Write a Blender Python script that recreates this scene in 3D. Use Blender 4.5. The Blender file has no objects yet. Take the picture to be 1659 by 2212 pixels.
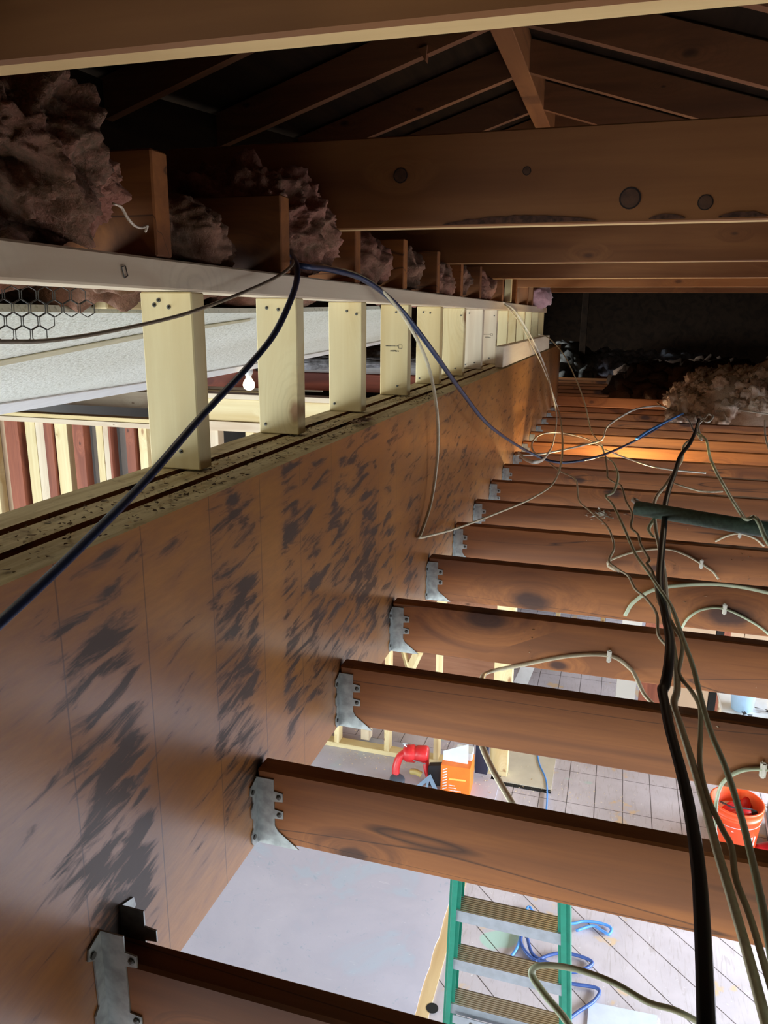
import bpy, bmesh, math, random
from mathutils import Vector, Matrix, noise
random.seed(7)
SC = bpy.context.scene; COL = SC.collection
# ------------------------------------------------------------------ camera
R = Vector((0.95712456, 0.28953382, 0.00909585)); U = Vector((-0.08037364, 0.23526552, 0.9686022)); F = Vector((-0.27830316, 0.92780402, -0.2484493))
P0 = Vector((.536, 0, 3.32)); FPX = 1658.16
cd = bpy.data.cameras.new('camera'); cam = bpy.data.objects.new('camera', cd); COL.objects.link(cam)
cam.matrix_world = Matrix(((R.x, U.x, -F.x, P0.x), (R.y, U.y, -F.y, P0.y), (R.z, U.z, -F.z, P0.z), (0, 0, 0, 1)))
cd.sensor_fit = 'HORIZONTAL'; cd.sensor_width = 36; cd.lens = 36 * FPX / 1659; cd.clip_start = .02; cd.clip_end = 200
SC.camera = cam
# ------------------------------------------------------------------ world, exposure, lights
w = bpy.data.worlds.new('world'); SC.world = w; w.use_nodes = True
w.node_tree.nodes['Background'].inputs[0].default_value = (.55, .7, 1, 1); w.node_tree.nodes['Background'].inputs[1].default_value = .02
SC.view_settings.view_transform = 'Standard'; SC.view_settings.look = 'None'; SC.view_settings.gamma = 1; SC.view_settings.exposure = 0.0
def light(kind, name, loc, energy, col, size=.1, sy=None, aim=None, spread=None):
    l = bpy.data.lights.new(name, kind); l.energy = energy; l.color = col
    o = bpy.data.objects.new(name, l); COL.objects.link(o); o.location = loc
    if kind == 'AREA':
        l.shape = 'RECTANGLE'; l.size = size; l.size_y = sy or size
        if spread: l.spread = math.radians(spread)
        o.rotation_euler = (Vector(aim) - Vector(loc)).to_track_quat('-Z', 'Y').to_euler()
    else: l.shadow_soft_size = size
    return o
DAY = (.80, .90, 1.0)
light('AREA', 'window_light_right', (5.3, 3.6, 1.5), 400, DAY, 5.0, 1.5, (1.5, 3.6, -.8), 105)
light('AREA', 'window_light_right_far', (3.6, 9.2, 1.4), 150, DAY, 2.5, 1.5, (1, 5.5, -.6), 130)
light('AREA', 'window_light_front', (2.2, -3.3, 1.4), 90, DAY, 3.0, 1.6, (1.2, 2, -.8), 100)
light('AREA', 'window_light_left_front', (-2.6, -3.3, 1.5), 200, (.84, .95, .98), 3.0, 1.6, (-1.4, 3, 1.6))
light('AREA', 'window_light_left', (-5.4, 1.2, .9), 330, (.84, .95, .98), 4.0, 1.2, (-1, 1.2, 2.6))
light('AREA', 'far_ridge_fill', (-3.2, 9.2, 2.95), 30, DAY, .8, .3, (.6, 11.4, 2.7), 60)  # added cool lamp brightening the far insulation ridge; no vent is there
light('POINT', 'work_bulb_left', (-.85, -1.6, 3.12), 19, (.98, .92, .56), .05)
light('POINT', 'work_bulb_lower', (.62, 4.54, 2.30), 30, (1.0, .74, .32), .05)
light('POINT', 'work_bulb_near', (1.15, .30, 2.05), 5, (1.0, .86, .45), .05)
light('POINT', 'attic_fill', (1.25, 4.4, 2.98), 2.2, (1.0, .84, .6), .04)  # added point lamp that brightens the tan heap, cables and joist fronts
light('POINT', 'far_joist_fill', (.6, 7.0, 2.25), 6, (1.0, .7, .45), .04)  # unseen lamp added to light the joist fronts past the beam end
light('POINT', 'far_room_bulb', (-1.45, 4.0, 2.86), 2, (1.0, .78, .45), .03)

# ------------------------------------------------------------------ pixel helpers (rays of the photograph's camera)
def ray(u, v): return (u - 829.5) / FPX * R - (v - 1106) / FPX * U + F
def at(u, v, ax, val):
    d = ray(u, v)
    if ax == 'd': return P0 + d * val
    i = 'xyz'.index(ax); return P0 + d * ((val - P0[i]) / d[i])
# ------------------------------------------------------------------ object helpers
def link(o, parent=None):
    COL.objects.link(o)
    if parent: o.parent = parent
    return o
def tag(o, label=None, cat=None, group=None, kind=None):
    if label: o['label'] = label
    if cat: o['category'] = cat
    if group: o['group'] = group
    if kind: o['kind'] = kind
    return o
def obj(name, bm, mat, parent=None, loc=None, smooth=False):
    me = bpy.data.meshes.new(name); bmesh.ops.recalc_face_normals(bm, faces=bm.faces[:]); bm.to_mesh(me); bm.free()
    for m in (mat if isinstance(mat, (list, tuple)) else [mat]): me.materials.append(m)
    if smooth:
        for p in me.polygons: p.use_smooth = True
    o = bpy.data.objects.new(name, me)
    if loc is not None: o.location = loc
    return link(o, parent)
def empty(name, loc, rz=0, label=None, cat=None, group=None):
    o = bpy.data.objects.new(name, None); o.empty_display_size = .05; o.location = loc; o.rotation_euler = (0, 0, rz)
    link(o); return tag(o, label, cat, group)
def box(bm, x0, y0, z0, x1, y1, z1, mi=0):
    v = [bm.verts.new(p) for p in ((x0, y0, z0), (x1, y0, z0), (x1, y1, z0), (x0, y1, z0), (x0, y0, z1), (x1, y0, z1), (x1, y1, z1), (x0, y1, z1))]
    fs = [bm.faces.new([v[i] for i in q]) for q in ((0, 3, 2, 1), (4, 5, 6, 7), (0, 1, 5, 4), (1, 2, 6, 5), (2, 3, 7, 6), (3, 0, 4, 7))]
    for f in fs: f.material_index = mi
    return v
def bevel(bm, w=.002, seg=1):
    bmesh.ops.bevel(bm, geom=bm.edges[:], offset=w, segments=seg, affect='EDGES', clamp_overlap=True)
def lumber(name, c0, c1, mat, parent=None, bev=.0025, rot=None, wav=0):
    """a board between two opposite corners, origin at its base centre"""
    c0 = Vector(c0); c1 = Vector(c1); b = Vector(((c0.x + c1.x) / 2, (c0.y + c1.y) / 2, min(c0.z, c1.z)))
    s = c1 - c0; bm = bmesh.new(); box(bm, -abs(s.x) / 2, -abs(s.y) / 2, 0, abs(s.x) / 2, abs(s.y) / 2, abs(s.z))
    if bev: bevel(bm, bev)
    o = obj(name, bm, mat, parent, b)
    if rot: o.rotation_euler = rot
    return o
def extrude_poly(bm, pts, n, t, mi=0):
    """closed polygon (3D points) extruded by thickness t along n"""
    n = Vector(n).normalized() * t
    a = [bm.verts.new(p) for p in pts]; b = [bm.verts.new(Vector(p) + n) for p in pts]
    k = len(pts); fs = [bm.faces.new(a[::-1]), bm.faces.new(b)]
    for i in range(k): fs.append(bm.faces.new((a[i], a[(i + 1) % k], b[(i + 1) % k], b[i])))
    for f in fs: f.material_index = mi
def lathe(bm, prof, n=24, ax=(0, 0, 1), at0=(0, 0, 0), mi=0):
    ax = Vector(ax).normalized(); q = Vector((0, 0, 1)).rotation_difference(ax); rings = []
    for r, z in prof:
        rings.append([bm.verts.new(Vector(at0) + q @ Vector((r * math.cos(6.28318 * i / n), r * math.sin(6.28318 * i / n), z))) for i in range(n)])
    for a, b in zip(rings, rings[1:]):
        for i in range(n): bm.faces.new((a[i], a[(i + 1) % n], b[(i + 1) % n], b[i])).material_index = mi
    for rr, rev in ((rings[0], 1), (rings[-1], 0)): bm.faces.new(rr[::-1] if rev else rr).material_index = mi
def smoothpath(pts, n=8):
    P = [Vector(p) for p in pts]; P = [P[0] * 2 - P[1]] + P + [P[-1] * 2 - P[-2]]; out = []
    for i in range(1, len(P) - 2):
        a, b, c, d = P[i - 1:i + 3]
        for k in range(n):
            t = k / n; out.append(.5 * ((2 * b) + (c - a) * t + (2 * a - 5 * b + 4 * c - d) * t * t + (3 * b - a - 3 * c + d) * t ** 3))
    out.append(P[-2]); return out
def tube(bm, pts, r, flat=1.0, n=8, sm=8, mi=0, hint=None):
    path = smoothpath(pts, sm) if sm else [Vector(p) for p in pts]
    N = len(path); rings = []; up = Vector(hint) if hint else Vector((.3, .2, 1)).normalized()
    for i, p in enumerate(path):
        t = (path[min(i + 1, N - 1)] - path[max(i - 1, 0)])
        t = t.normalized() if t.length > 1e-7 else Vector((0, 1, 0))
        s = t.cross(up)
        if s.length < .05: s = t.cross(Vector((1, 0, 0)))
        s.normalize(); up2 = s.cross(t).normalized(); up = (up * .2 + up2 * .8).normalized() if not hint else up
        rings.append([bm.verts.new(p + s * (math.cos(6.28318 * k / n) * r) + up2 * (math.sin(6.28318 * k / n) * r * flat)) for k in range(n)])
    for a, b in zip(rings, rings[1:]):
        for k in range(n): bm.faces.new((a[k], a[(k + 1) % n], b[(k + 1) % n], b[k])).material_index = mi
    bm.faces.new(rings[0][::-1]).material_index = mi; bm.faces.new(rings[-1]).material_index = mi
# ------------------------------------------------------------------ materials
class NT:
    def __init__(s, name, rough=.6, metal=0, coat=0):
        s.m = bpy.data.materials.new(name); s.m.use_nodes = True; s.t = s.m.node_tree; s.b = s.t.nodes['Principled BSDF']
        s.b.inputs['Roughness'].default_value = rough; s.b.inputs['Metallic'].default_value = metal
        if coat: s.b.inputs['Coat Weight'].default_value = coat; s.b.inputs['Coat Roughness'].default_value = .22
    def n(s, typ, **kw):
        nd = s.t.nodes.new(typ)
        for k, v in kw.items():
            if k.startswith('i_'):
                key = k[2:]; key = int(key) if key.isdigit() else key.replace('_', ' ')
                if isinstance(v, tuple) and len(v) == 2 and isinstance(v[0], bpy.types.Node): s.l(v[0], v[1], nd, key)
                else: nd.inputs[key].default_value = v
            else: setattr(nd, k, v)
        return nd
    def l(s, a, ao, b, bi): s.t.links.new(a.outputs[ao], b.inputs[bi])
    def math(s, op, a, b=None, c=None):
        nd = s.t.nodes.new('ShaderNodeMath'); nd.operation = op
        for i, x in enumerate((a, b, c)):
            if x is None: continue
            if isinstance(x, tuple): s.l(x[0], x[1], nd, i)
            else: nd.inputs[i].default_value = x
        return (nd, 0)
    def ramp(s, src, stops):
        r = s.t.nodes.new('ShaderNodeValToRGB'); s.l(src[0], src[1], r, 0); e = r.color_ramp.elements
        for i, (p, c) in enumerate(stops):
            c = (c, c, c) if not isinstance(c, (tuple, list)) else c
            el = e[i] if i < 2 else e.new(p)
            el.position = p; el.color = (*c[:3], 1)
        return (r, 0)
    def mix(s, fac, a, b, mode='MIX'):
        nd = s.t.nodes.new('ShaderNodeMix'); nd.data_type = 'RGBA'; nd.blend_type = mode
        for k, x in ((0, fac), (6, a), (7, b)):
            if isinstance(x, tuple) and isinstance(x[0], bpy.types.Node): s.l(x[0], x[1], nd, k)
            elif k == 0: nd.inputs[0].default_value = x
            else: nd.inputs[k].default_value = (*x[:3], 1)
        return (nd, 2)
    def coords(s, scale=(1, 1, 1), rnd=True, kind='Object'):
        tc = s.n('ShaderNodeTexCoord'); src = (tc, kind)
        if rnd:
            oi = s.n('ShaderNodeObjectInfo'); m = s.math('MULTIPLY', (oi, 'Random'), 37.0)
            a = s.t.nodes.new('ShaderNodeVectorMath'); a.operation = 'ADD'; s.l(tc, kind, a, 0); s.l(m[0], 0, a, 1); src = (a, 0)
        mp = s.n('ShaderNodeMapping'); s.l(src[0], src[1], mp, 0); mp.inputs['Scale'].default_value = scale
        return src, (mp, 0)
    def noise(s, vec, scale, detail=3, rough=.5, dist=0, out=0):
        nd = s.n('ShaderNodeTexNoise'); s.l(vec[0], vec[1], nd, 'Vector'); nd.inputs['Scale'].default_value = scale
        nd.inputs['Detail'].default_value = detail; nd.inputs['Roughness'].default_value = rough; nd.inputs['Distortion'].default_value = dist
        return (nd, out)
    def bump(s, h, strength=.2, dist=.002):
        b = s.n('ShaderNodeBump'); b.inputs['Strength'].default_value = strength; b.inputs['Distance'].default_value = dist
        s.l(h[0], h[1], b, 'Height'); s.l(b, 0, s.b, 'Normal')
    def col(s, c): s.l(c[0], c[1], s.b, 'Base Color')
def srgb(r, g, b): return tuple(((c / 255 + .055) / 1.055) ** 2.4 if c / 255 > .04045 else c / 255 / 12.92 for c in (r, g, b))
def wood(name, light_, dark, axis='x', rough=.6, knots=1.0, knotcol=None, streak=.5, coat=0, vary=.25, checks=0):
    s = NT(name, rough, coat=coat); st = {'x': (.06, 1, 1), 'y': (1, .06, 1), 'z': (1, 1, .06)}[axis]
    src, mp = s.coords(st)
    _, kp = s.coords({'x': (.5, 0, 1), 'y': (1, .55, 1), 'z': (1, 0, .5)}[axis])
    vo = s.n('ShaderNodeTexVoronoi')
    if axis in 'xz':
        vo.voronoi_dimensions = '2D'; sq = s.n('ShaderNodeSeparateXYZ'); cq = s.n('ShaderNodeCombineXYZ'); s.l(kp[0], 0, sq, 0); s.l(sq, 'X', cq, 0); s.l(sq, 'Z', cq, 1); kp = (cq, 0)
    s.l(kp[0], 0, vo, 'Vector'); vo.inputs['Scale'].default_value = 3.6
    sc_ = s.n('ShaderNodeSeparateColor'); s.l(vo, 'Color', sc_, 0)
    kd = s.math('DIVIDE', (vo, 'Distance'), s.math('ADD', (sc_, 0), .35))
    near = s.ramp(kd, [(.0, 1.0), (.30, 0.0)])
    # grain deflected around the knots
    dv = s.n('ShaderNodeVectorMath', operation='SCALE'); s.l(mp[0], 0, dv, 0)
    ad = s.n('ShaderNodeVectorMath', operation='ADD'); s.l(mp[0], 0, ad, 0)
    k2 = s.math('MULTIPLY', near, .09 * knots); s.l(k2[0], 0, ad, 1)
    g = s.noise((ad, 0), 55, 4, .65, .6); big = s.noise((ad, 0), 9, 3, .5, 1.0)
    c = s.mix(s.ramp(g, [(.3, 0.0), (.72, 1.0)]), light_, tuple(x * (1 - streak) + y * streak for x, y in zip(light_, dark)))
    c = s.mix(s.ramp(big, [(.42, 0.0), (.7, 1.0)]), c, dark)
    if knots:
        wv = s.n('ShaderNodeTexNoise'); s.l(src[0], src[1], wv, 'Vector'); wv.inputs['Scale'].default_value = 30
        dd = s.math('ADD', kd, s.math('MULTIPLY', (wv, 0), .05))
        core = s.ramp(dd, [(.0, 1.0), (.045 * knots + .02, 1.0), (.075 * knots + .04, 0.0)])
        ring = s.math('MULTIPLY', s.ramp((s.math('SINE', s.math('MULTIPLY', dd, 150))), [(.3, 0.0), (.9, .22)]), near)
        kc = knotcol or tuple(x * .35 for x in dark)
        c = s.mix(ring, c, tuple(x * .7 for x in dark)); c = s.mix(s.math('MULTIPLY', core, .85), c, kc)
    if checks:
        ck = s.noise(mp, 7, 2, .5, .3); ln = s.ramp(s.math('ABSOLUTE', s.math('SUBTRACT', ck, .5)), [(0, 1.0), (.004 * checks, 0.0)])
        c = s.mix(s.math('MULTIPLY', ln, .8), c, tuple(x * .15 for x in dark))
    oi = s.n('ShaderNodeObjectInfo'); hv = s.n('ShaderNodeHueSaturation'); s.l(c[0], c[1], hv, 'Color')
    vv = s.math('MULTIPLY_ADD', (oi, 'Random'), vary, 1 - vary / 2); s.l(vv[0], 0, hv, 'Value')
    s.l(hv, 0, s.b, 'Base Color'); s.bump(g, .15, .001); return s.m
def plain(name, c, rough=.5, metal=0, var=0, scale=20, coat=0, bump=0):
    s = NT(name, rough, metal, coat)
    src, mp = s.coords(); nz = s.noise(mp, scale, 3)
    s.col(s.mix(s.ramp(nz, [(.35, 0.0), (.65, 1.0)]), c, tuple(x * (1 - (var or .08)) for x in c)))
    if bump: s.bump(nz, bump, .002)
    return s.m
M = {}
for ax in 'xyz':
    M['old_' + ax] = wood('old_fir_' + ax, srgb(160, 98, 46), srgb(108, 62, 29), ax, .62, 1.35, srgb(48, 22, 14), .55, vary=.3, checks=1 if ax == 'x' else 0)
    M['tie_' + ax] = wood('aged_fir_' + ax, srgb(150, 98, 56), srgb(116, 70, 38), ax, .55, .7, srgb(84, 50, 32), .35, vary=.15)
    M['new_' + ax] = wood('new_spruce_' + ax, srgb(226, 210, 164), srgb(204, 178, 124), ax, .6, .55, srgb(150, 100, 60), .35, vary=.1)
    M['grey_' + ax] = wood('dry_spruce_' + ax, srgb(222, 206, 180), srgb(198, 174, 146), ax, .65, .4, srgb(130, 90, 60), .35, vary=.08)
M['red_z'] = wood('red_fir_z', srgb(160, 92, 66), srgb(112, 58, 42), 'z', .7, .5, None, .5)
M['red_x'] = wood('red_fir_x', srgb(150, 74, 50), srgb(98, 42, 30), 'x', .7, .5, None, .5, vary=.4)
M['dark_roof'] = wood('dark_roof_boards', srgb(44, 32, 22), srgb(28, 21, 15), 'y', .85, .6, None, .4)
M['rafter_x'] = wood('rafter_fir', srgb(132, 84, 50), srgb(100, 62, 36), 'x', .7, .4, None, .4)
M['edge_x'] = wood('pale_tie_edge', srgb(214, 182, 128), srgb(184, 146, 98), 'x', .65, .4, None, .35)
M['dark_roof'].node_tree.nodes['Principled BSDF'].inputs['Specular IOR Level'].default_value = .05
M['zinc'] = plain('galvanised_steel', srgb(168, 173, 172), .45, .6, .35, 60)
M['nail'] = plain('nail_steel', srgb(90, 88, 84), .45, .8)
M['dark'] = plain('black_gap', srgb(20, 18, 16), .9)
M['nm_beige'] = plain('beige_cable_sheath', srgb(208, 196, 166), .38, 0, .18, 90)
M['nm_white'] = plain('white_cable_sheath', srgb(222, 218, 204), .35, 0, .12, 70)
M['nm_green'] = plain('aged_green_white_sheath', srgb(196, 206, 172), .38, 0, .3, 8)
M['nm_grey'] = plain('grey_brown_cable_sheath', srgb(150, 136, 118), .35, 0, .2, 60)
M['nm_brown'] = plain('old_brown_cable_sheath', srgb(156, 138, 108), .45, 0, .3, 12)
M['blk_cable'] = plain('black_cable_jacket', srgb(8, 18, 26), .4, 0, .2, 30)
M['blk_cable'].node_tree.nodes['Principled BSDF'].inputs['Specular IOR Level'].default_value = .3
M['blue_cable'] = plain('dark_blue_cable_jacket', srgb(46, 62, 96), .32, 0, .2, 30)
M['white_paint'] = plain('white_paint', srgb(226, 230, 232), .5)
M['tan_board'] = plain('tan_gypsum_board', srgb(196, 168, 140), .85, 0, .12, 3)
M['grey_board'] = plain('grey_gypsum_board', srgb(150, 140, 132), .85, 0, .12, 3)
M['plaster'] = plain('lower_room_plaster', srgb(200, 196, 190), .85, 0, .1, 2)

def mat_popcorn():
    s = NT('textured_ceiling', .85); src, mp = s.coords(rnd=False)
    n1 = s.noise(mp, 95, 2, .6); n2 = s.noise(mp, 2.5, 3)
    c = s.mix(s.ramp(n1, [(.33, .6), (.42, 0.0)]), srgb(228, 234, 226), srgb(160, 168, 150))
    c = s.mix(s.ramp(n2, [(.4, 0.0), (.75, .35)]), c, srgb(196, 200, 184)); s.col(c); s.bump(n1, .6, .003); return s.m
M['popcorn'] = mat_popcorn()
def mat_insul(name, a, b, d, sc=9):
    s = NT(name, .95); src, mp = s.coords(); n1 = s.noise(mp, sc, 5, .6, 1.2); n2 = s.noise(mp, 120, 3, .7, .4); n3 = s.noise(mp, sc * .4, 2)
    c = s.mix(s.ramp(n1, [(.35, 0.0), (.65, 1.0)]), a, b); c = s.mix(s.ramp(n3, [(.45, 0.0), (.65, .8)]), c, d)
    c = s.mix(s.ramp(n2, [(.4, 0.0), (.8, .35)]), c, tuple(min(1, x * 1.5) for x in a)); s.col(c); s.bump(n2, .8, .006); return s.m
M['pink'] = mat_insul('pink_fibreglass', srgb(168, 112, 96), srgb(124, 96, 72), srgb(84, 68, 50))
M['tan_ins'] = mat_insul('tan_fibreglass', srgb(140, 100, 80), srgb(104, 80, 60), srgb(74, 58, 44))
M['pale_ins'] = mat_insul('pale_loose_fill', srgb(232, 210, 188), srgb(206, 168, 138), srgb(240, 236, 226), 8)
M['white_ins'] = mat_insul('white_loose_fill', srgb(212, 216, 226), srgb(150, 156, 170), srgb(96, 96, 100), 10)

def mat_lvl():
    """laminated beam face: Object coords, y along the beam, z height above its base"""
    s = NT('laminated_veneer_face', .3, coat=.25); tc = s.n('ShaderNodeTexCoord'); sp = s.n('ShaderNodeSeparateXYZ'); s.l(tc, 'Object', sp, 0)
    y = (sp, 'Y'); z = (sp, 'Z')
    def comb(a, b, c):
        q = s.n('ShaderNodeCombineXYZ')
        for i, x in enumerate((a, b, c)):
            if isinstance(x, tuple): s.l(x[0], x[1], q, i)
            else: q.inputs[i].default_value = x
        return (q, 0)
    yz = comb(0, y, z)
    base = s.noise(yz, 2.2, 3, .5, .5)
    c = s.mix(s.ramp(base, [(.35, 0.0), (.65, 1.0)]), srgb(170, 118, 64), srgb(144, 94, 48))
    fine = s.noise(comb(0, s.math('MULTIPLY', y, 14), s.math('MULTIPLY', z, 90)), 1.6, 4, .6)
    c = s.mix(s.math('MULTIPLY', s.ramp(fine, [(.4, 0.0), (.7, 1.0)]), .3), c, srgb(106, 68, 40))
    # veneer strips of differing tone between the scarf lines
    yn = s.math('DIVIDE', y, 8.0)
    SE = [.30, .44, .615, .767, .93, 1.092, 1.255, 1.416, 1.573, 1.74, 1.90, 2.07, 2.24, 2.42, 2.6, 2.8, 3.0, 3.2, 3.42, 3.65, 3.9, 4.15, 4.4, 4.7, 5.0, 5.3, 5.65, 6.0, 6.4, 6.8]
    lines = None
    dist = s.n('ShaderNodeTexNoise'); s.l(yz[0], 0, dist, 'Vector'); dist.inputs['Scale'].default_value = 6
    yy = s.math('ADD', y, s.math('MULTIPLY', (dist, 0), .004))
    for e in SE[:26]:
        a = s.math('LESS_THAN', s.math('ABSOLUTE', s.math('SUBTRACT', yy, e + .002)), .0011)
        lines = a if lines is None else s.math('MAXIMUM', lines, a)
    # mildew stains: slanted smudges in columns
    def slant(ky, kz, sy_, sz_):
        a = s.math('ADD', s.math('MULTIPLY', y, ky), s.math('MULTIPLY', z, kz)); b = s.math('SUBTRACT', s.math('MULTIPLY', z, ky), s.math('MULTIPLY', y, kz))
        return comb(0, s.math('MULTIPLY', a, sy_), s.math('MULTIPLY', b, sz_))
    st = s.noise(slant(.995, .10, 9, 42), 1.0, 4, .62, .5)
    st2 = s.noise(yz, 5.5, 3, .6)
    K = [(.0, .1), (.57, .25), (.63, .85), (.72, .95), (.765, .3), (.77, .05), (.84, .30), (.87, .42), (.92, .15), (.935, .8), (1.02, .9), (1.085, .75), (1.1, .12), (1.16, .2), (1.18, .85), (1.245, .7), (1.26, .3), (1.30, .85), (1.40, .5), (1.42, .7), (1.52, .8), (1.575, .6), (1.60, .9), (1.72, .8), (1.76, .35), (1.84, .75), (1.92, .3), (2.05, .7), (2.2, .4), (2.5, .6), (3.2, .45), (7.5, .35)]
    kr = s.ramp(s.math('DIVIDE', y, 8.0), [(p / 8.0, v) for p, v in K])
    yb = s.ramp(s.math('ADD', s.math('DIVIDE', z, .645), s.math('MULTIPLY', (dist, 0), .2)), [(.12, 0.0), (.3, .9), (.55, 1.0), (.98, .75)])
    amt = s.math('MULTIPLY', kr, yb)
    val = s.math('ADD', s.math('ADD', s.math('MULTIPLY', st, 1.1), s.math('MULTIPLY', amt, .36)), s.math('MULTIPLY', st2, .22))
    mask = s.ramp(val, [(.88, 0.0), (.96, .62), (1.12, .95)])
    soft = s.ramp(val, [(.70, 0.0), (.92, .5)])
    c = s.mix(soft, c, srgb(118, 76, 56)); c = s.mix(s.math('MULTIPLY', mask, .95), c, srgb(38, 27, 22))
    c = s.mix(s.math('MULTIPLY', lines, .7), c, srgb(70, 42, 28))
    s.col(c); rr = s.ramp(mask, [(0, .32), (1, .62)]); s.l(rr[0], 0, s.b, 'Roughness')
    bn = s.noise(comb(0, s.math('MULTIPLY', y, 60), s.math('MULTIPLY', z, 200)), 1.2, 3, .6); s.bump(s.math('ADD', s.math('MULTIPLY', bn, .5), s.math('MULTIPLY', lines, -1.5)), .25, .001)
    return s.m
M['lvl'] = mat_lvl()
def mat_ply_edge():
    s = NT('dusty_beam_top', .8); src, mp = s.coords((1, .08, 1)); n = s.noise(mp, 60, 4, .6); _, m2 = s.coords(); n2 = s.noise(m2, 25, 5, .7)
    c = s.mix(s.ramp(n, [(.4, 0.0), (.65, 1.0)]), srgb(214, 198, 154), srgb(180, 158, 114)); c = s.mix(s.ramp(n2, [(.56, 0.0), (.72, .7)]), c, srgb(112, 88, 60)); s.col(c); s.bump(n2, .3, .002); return s.m
M['plytop'] = mat_ply_edge()
def mat_floor():
    s = NT('painted_subfloor_boards', .55); tc = s.n('ShaderNodeTexCoord'); sp = s.n('ShaderNodeSeparateXYZ'); s.l(tc, 'Object', sp, 0)
    x = (sp, 'X'); y = (sp, 'Y')
    def ln(v, wdt, hw): return s.math('LESS_THAN', s.math('ABSOLUTE', s.math('SUBTRACT', s.math('FRACT', s.math('DIVIDE', v, wdt)), .5)), hw)
    diag = s.math('MULTIPLY', s.math('ADD', x, y), .7071)
    dl = ln(diag, .19, .014)
    gl = s.math('MAXIMUM', ln(s.math('ADD', x, .05), .19, .014), s.math('MAXIMUM', ln(s.math('ADD', y, .08), .40, .006), 0.0))
    zone = s.math('GREATER_THAN', y, 4.45)
    lines = s.math('ADD', s.math('MULTIPLY', gl, zone), s.math('MULTIPLY', dl, s.math('SUBTRACT', 1.0, zone)))
    _, mp = s.coords(rnd=False); n1 = s.noise(mp, 3, 4, .6); n2 = s.noise(mp, 28, 4, .7, .5); _, mg = s.coords((1, .12, 1), rnd=False); n3 = s.noise(mg, 40, 3, .6, 2.0)
    c = s.mix(s.ramp(n1, [(.35, 0.0), (.65, 1.0)]), srgb(202, 194, 200), srgb(186, 178, 184))
    c = s.mix(s.ramp(n3, [(.55, 0.0), (.7, .4)]), c, srgb(150, 138, 132))
    c = s.mix(s.ramp(n1, [(.60, 0.0), (.64, .8)]), c, srgb(214, 182, 138))
    c = s.mix(s.ramp(n2, [(.66, 0.0), (.70, .6)]), c, srgb(236, 236, 236))
    c = s.mix(s.ramp(s.noise(mp, 2.2, 2, .4), [(.66, 0.0), (.675, .7)]), c, srgb(160, 206, 190))
    c = s.mix(s.math('MULTIPLY', lines, .9), c, srgb(52, 40, 34)); s.col(c); s.bump(n2, .2, .002); return s.m
M['floor'] = mat_floor()
def mat_sheet():
    s = NT('lilac_painted_plywood', .42); _, mp = s.coords(rnd=False); n1 = s.noise(mp, 1.6, 4, .6, .8); n2 = s.noise(mp, 22, 5, .7, .6); _, mg = s.coords((.5, 3, 1), rnd=False); n3 = s.noise(mg, 26, 4, .7, 1)
    c = s.mix(s.ramp(n1, [(.35, 0.0), (.65, 1.0)]), srgb(196, 192, 206), srgb(182, 180, 196))
    c = s.mix(s.ramp(n1, [(.57, 0.0), (.62, .4)]), c, srgb(176, 198, 214)); c = s.mix(s.ramp(n2, [(.62, 0.0), (.67, .6)]), c, srgb(158, 172, 190)); c = s.mix(s.ramp(n3, [(.66, 0.0), (.72, .6)]), c, srgb(226, 224, 228))
    s.col(c); s.bump(n2, .35, .003); return s.m
M['sheet'] = mat_sheet()
M['raw_ply'] = wood('raw_plywood', srgb(222, 196, 150), srgb(196, 160, 112), 'y', .7, 0, None, .3)

# ================================================================== SETTING
ZT, ZB = 2.575, 2.435            # joist top and bottom
def struct(name, bm, mat, loc=None): return tag(obj(name, bm, mat, None, loc), kind='structure')
bm = bmesh.new(); box(bm, -6, -3.6, -.12, 6, 13, 0); struct('floor', bm, M['floor'])
bm = bmesh.new(); box(bm, -6, -3.75, 0, 6, -3.6, 4.6); struct('wall_front', bm, M['plaster'])
bm = bmesh.new(); box(bm, -6, 13, 0, 6, 13.15, 4.6); struct('wall_back', bm, M['dark_roof'])
bm = bmesh.new(); box(bm, 6, -3.75, 0, 6.15, 13.15, 2.65); struct('wall_right', bm, M['plaster'])
bm = bmesh.new(); box(bm, -6.15, -3.75, 0, -6, 13.15, 2.65); struct('wall_left', bm, M['plaster'])
SL = .315; RX, RZ = .04, 4.30
bm = bmesh.new()
for sg in (-1, 1):
    a = [(RX, RZ + .15), (RX + sg * 6.4, RZ + .15 - SL * 6.4)]
    extrude_poly(bm, [(a[0][0], -3.8, a[0][1]), (a[1][0], -3.8, a[1][1]), (a[1][0], 13.2, a[1][1]), (a[0][0], 13.2, a[0][1])], (SL * sg, 0, 1), .02)
struct('ceiling', bm, M['dark_roof'])
# unseen lid added under the far joists to keep the far attic dark
bm = bmesh.new(); box(bm, -.25, 9.6, ZB - .014, 6, 10.6, ZB - .001); struct('far_light_lid', bm, M['plaster'])
bm = bmesh.new(); box(bm, .003, -3.6, ZB - .014, 6, .25, ZB - .001); box(bm, -6, -3.6, ZB - .014, -.19, -1.9, ZB - .001); struct('near_light_lid', bm, M['plaster'])  # unseen lids added to block upward light from behind the camera

ORD = ['first', 'second', 'third', 'fourth', 'fifth', 'sixth', 'seventh', 'eighth', 'ninth', 'tenth', 'eleventh', 'twelfth', 'thirteenth', 'fourteenth', 'fifteenth', 'sixteenth', 'seventeenth', 'eighteenth', 'nineteenth', 'twentieth', 'twenty-first', 'twenty-second', 'twenty-third', 'twenty-fourth', 'twenty-fifth', 'twenty-sixth', 'twenty-seventh', 'twenty-eighth', 'twenty-ninth', 'thirtieth']
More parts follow.
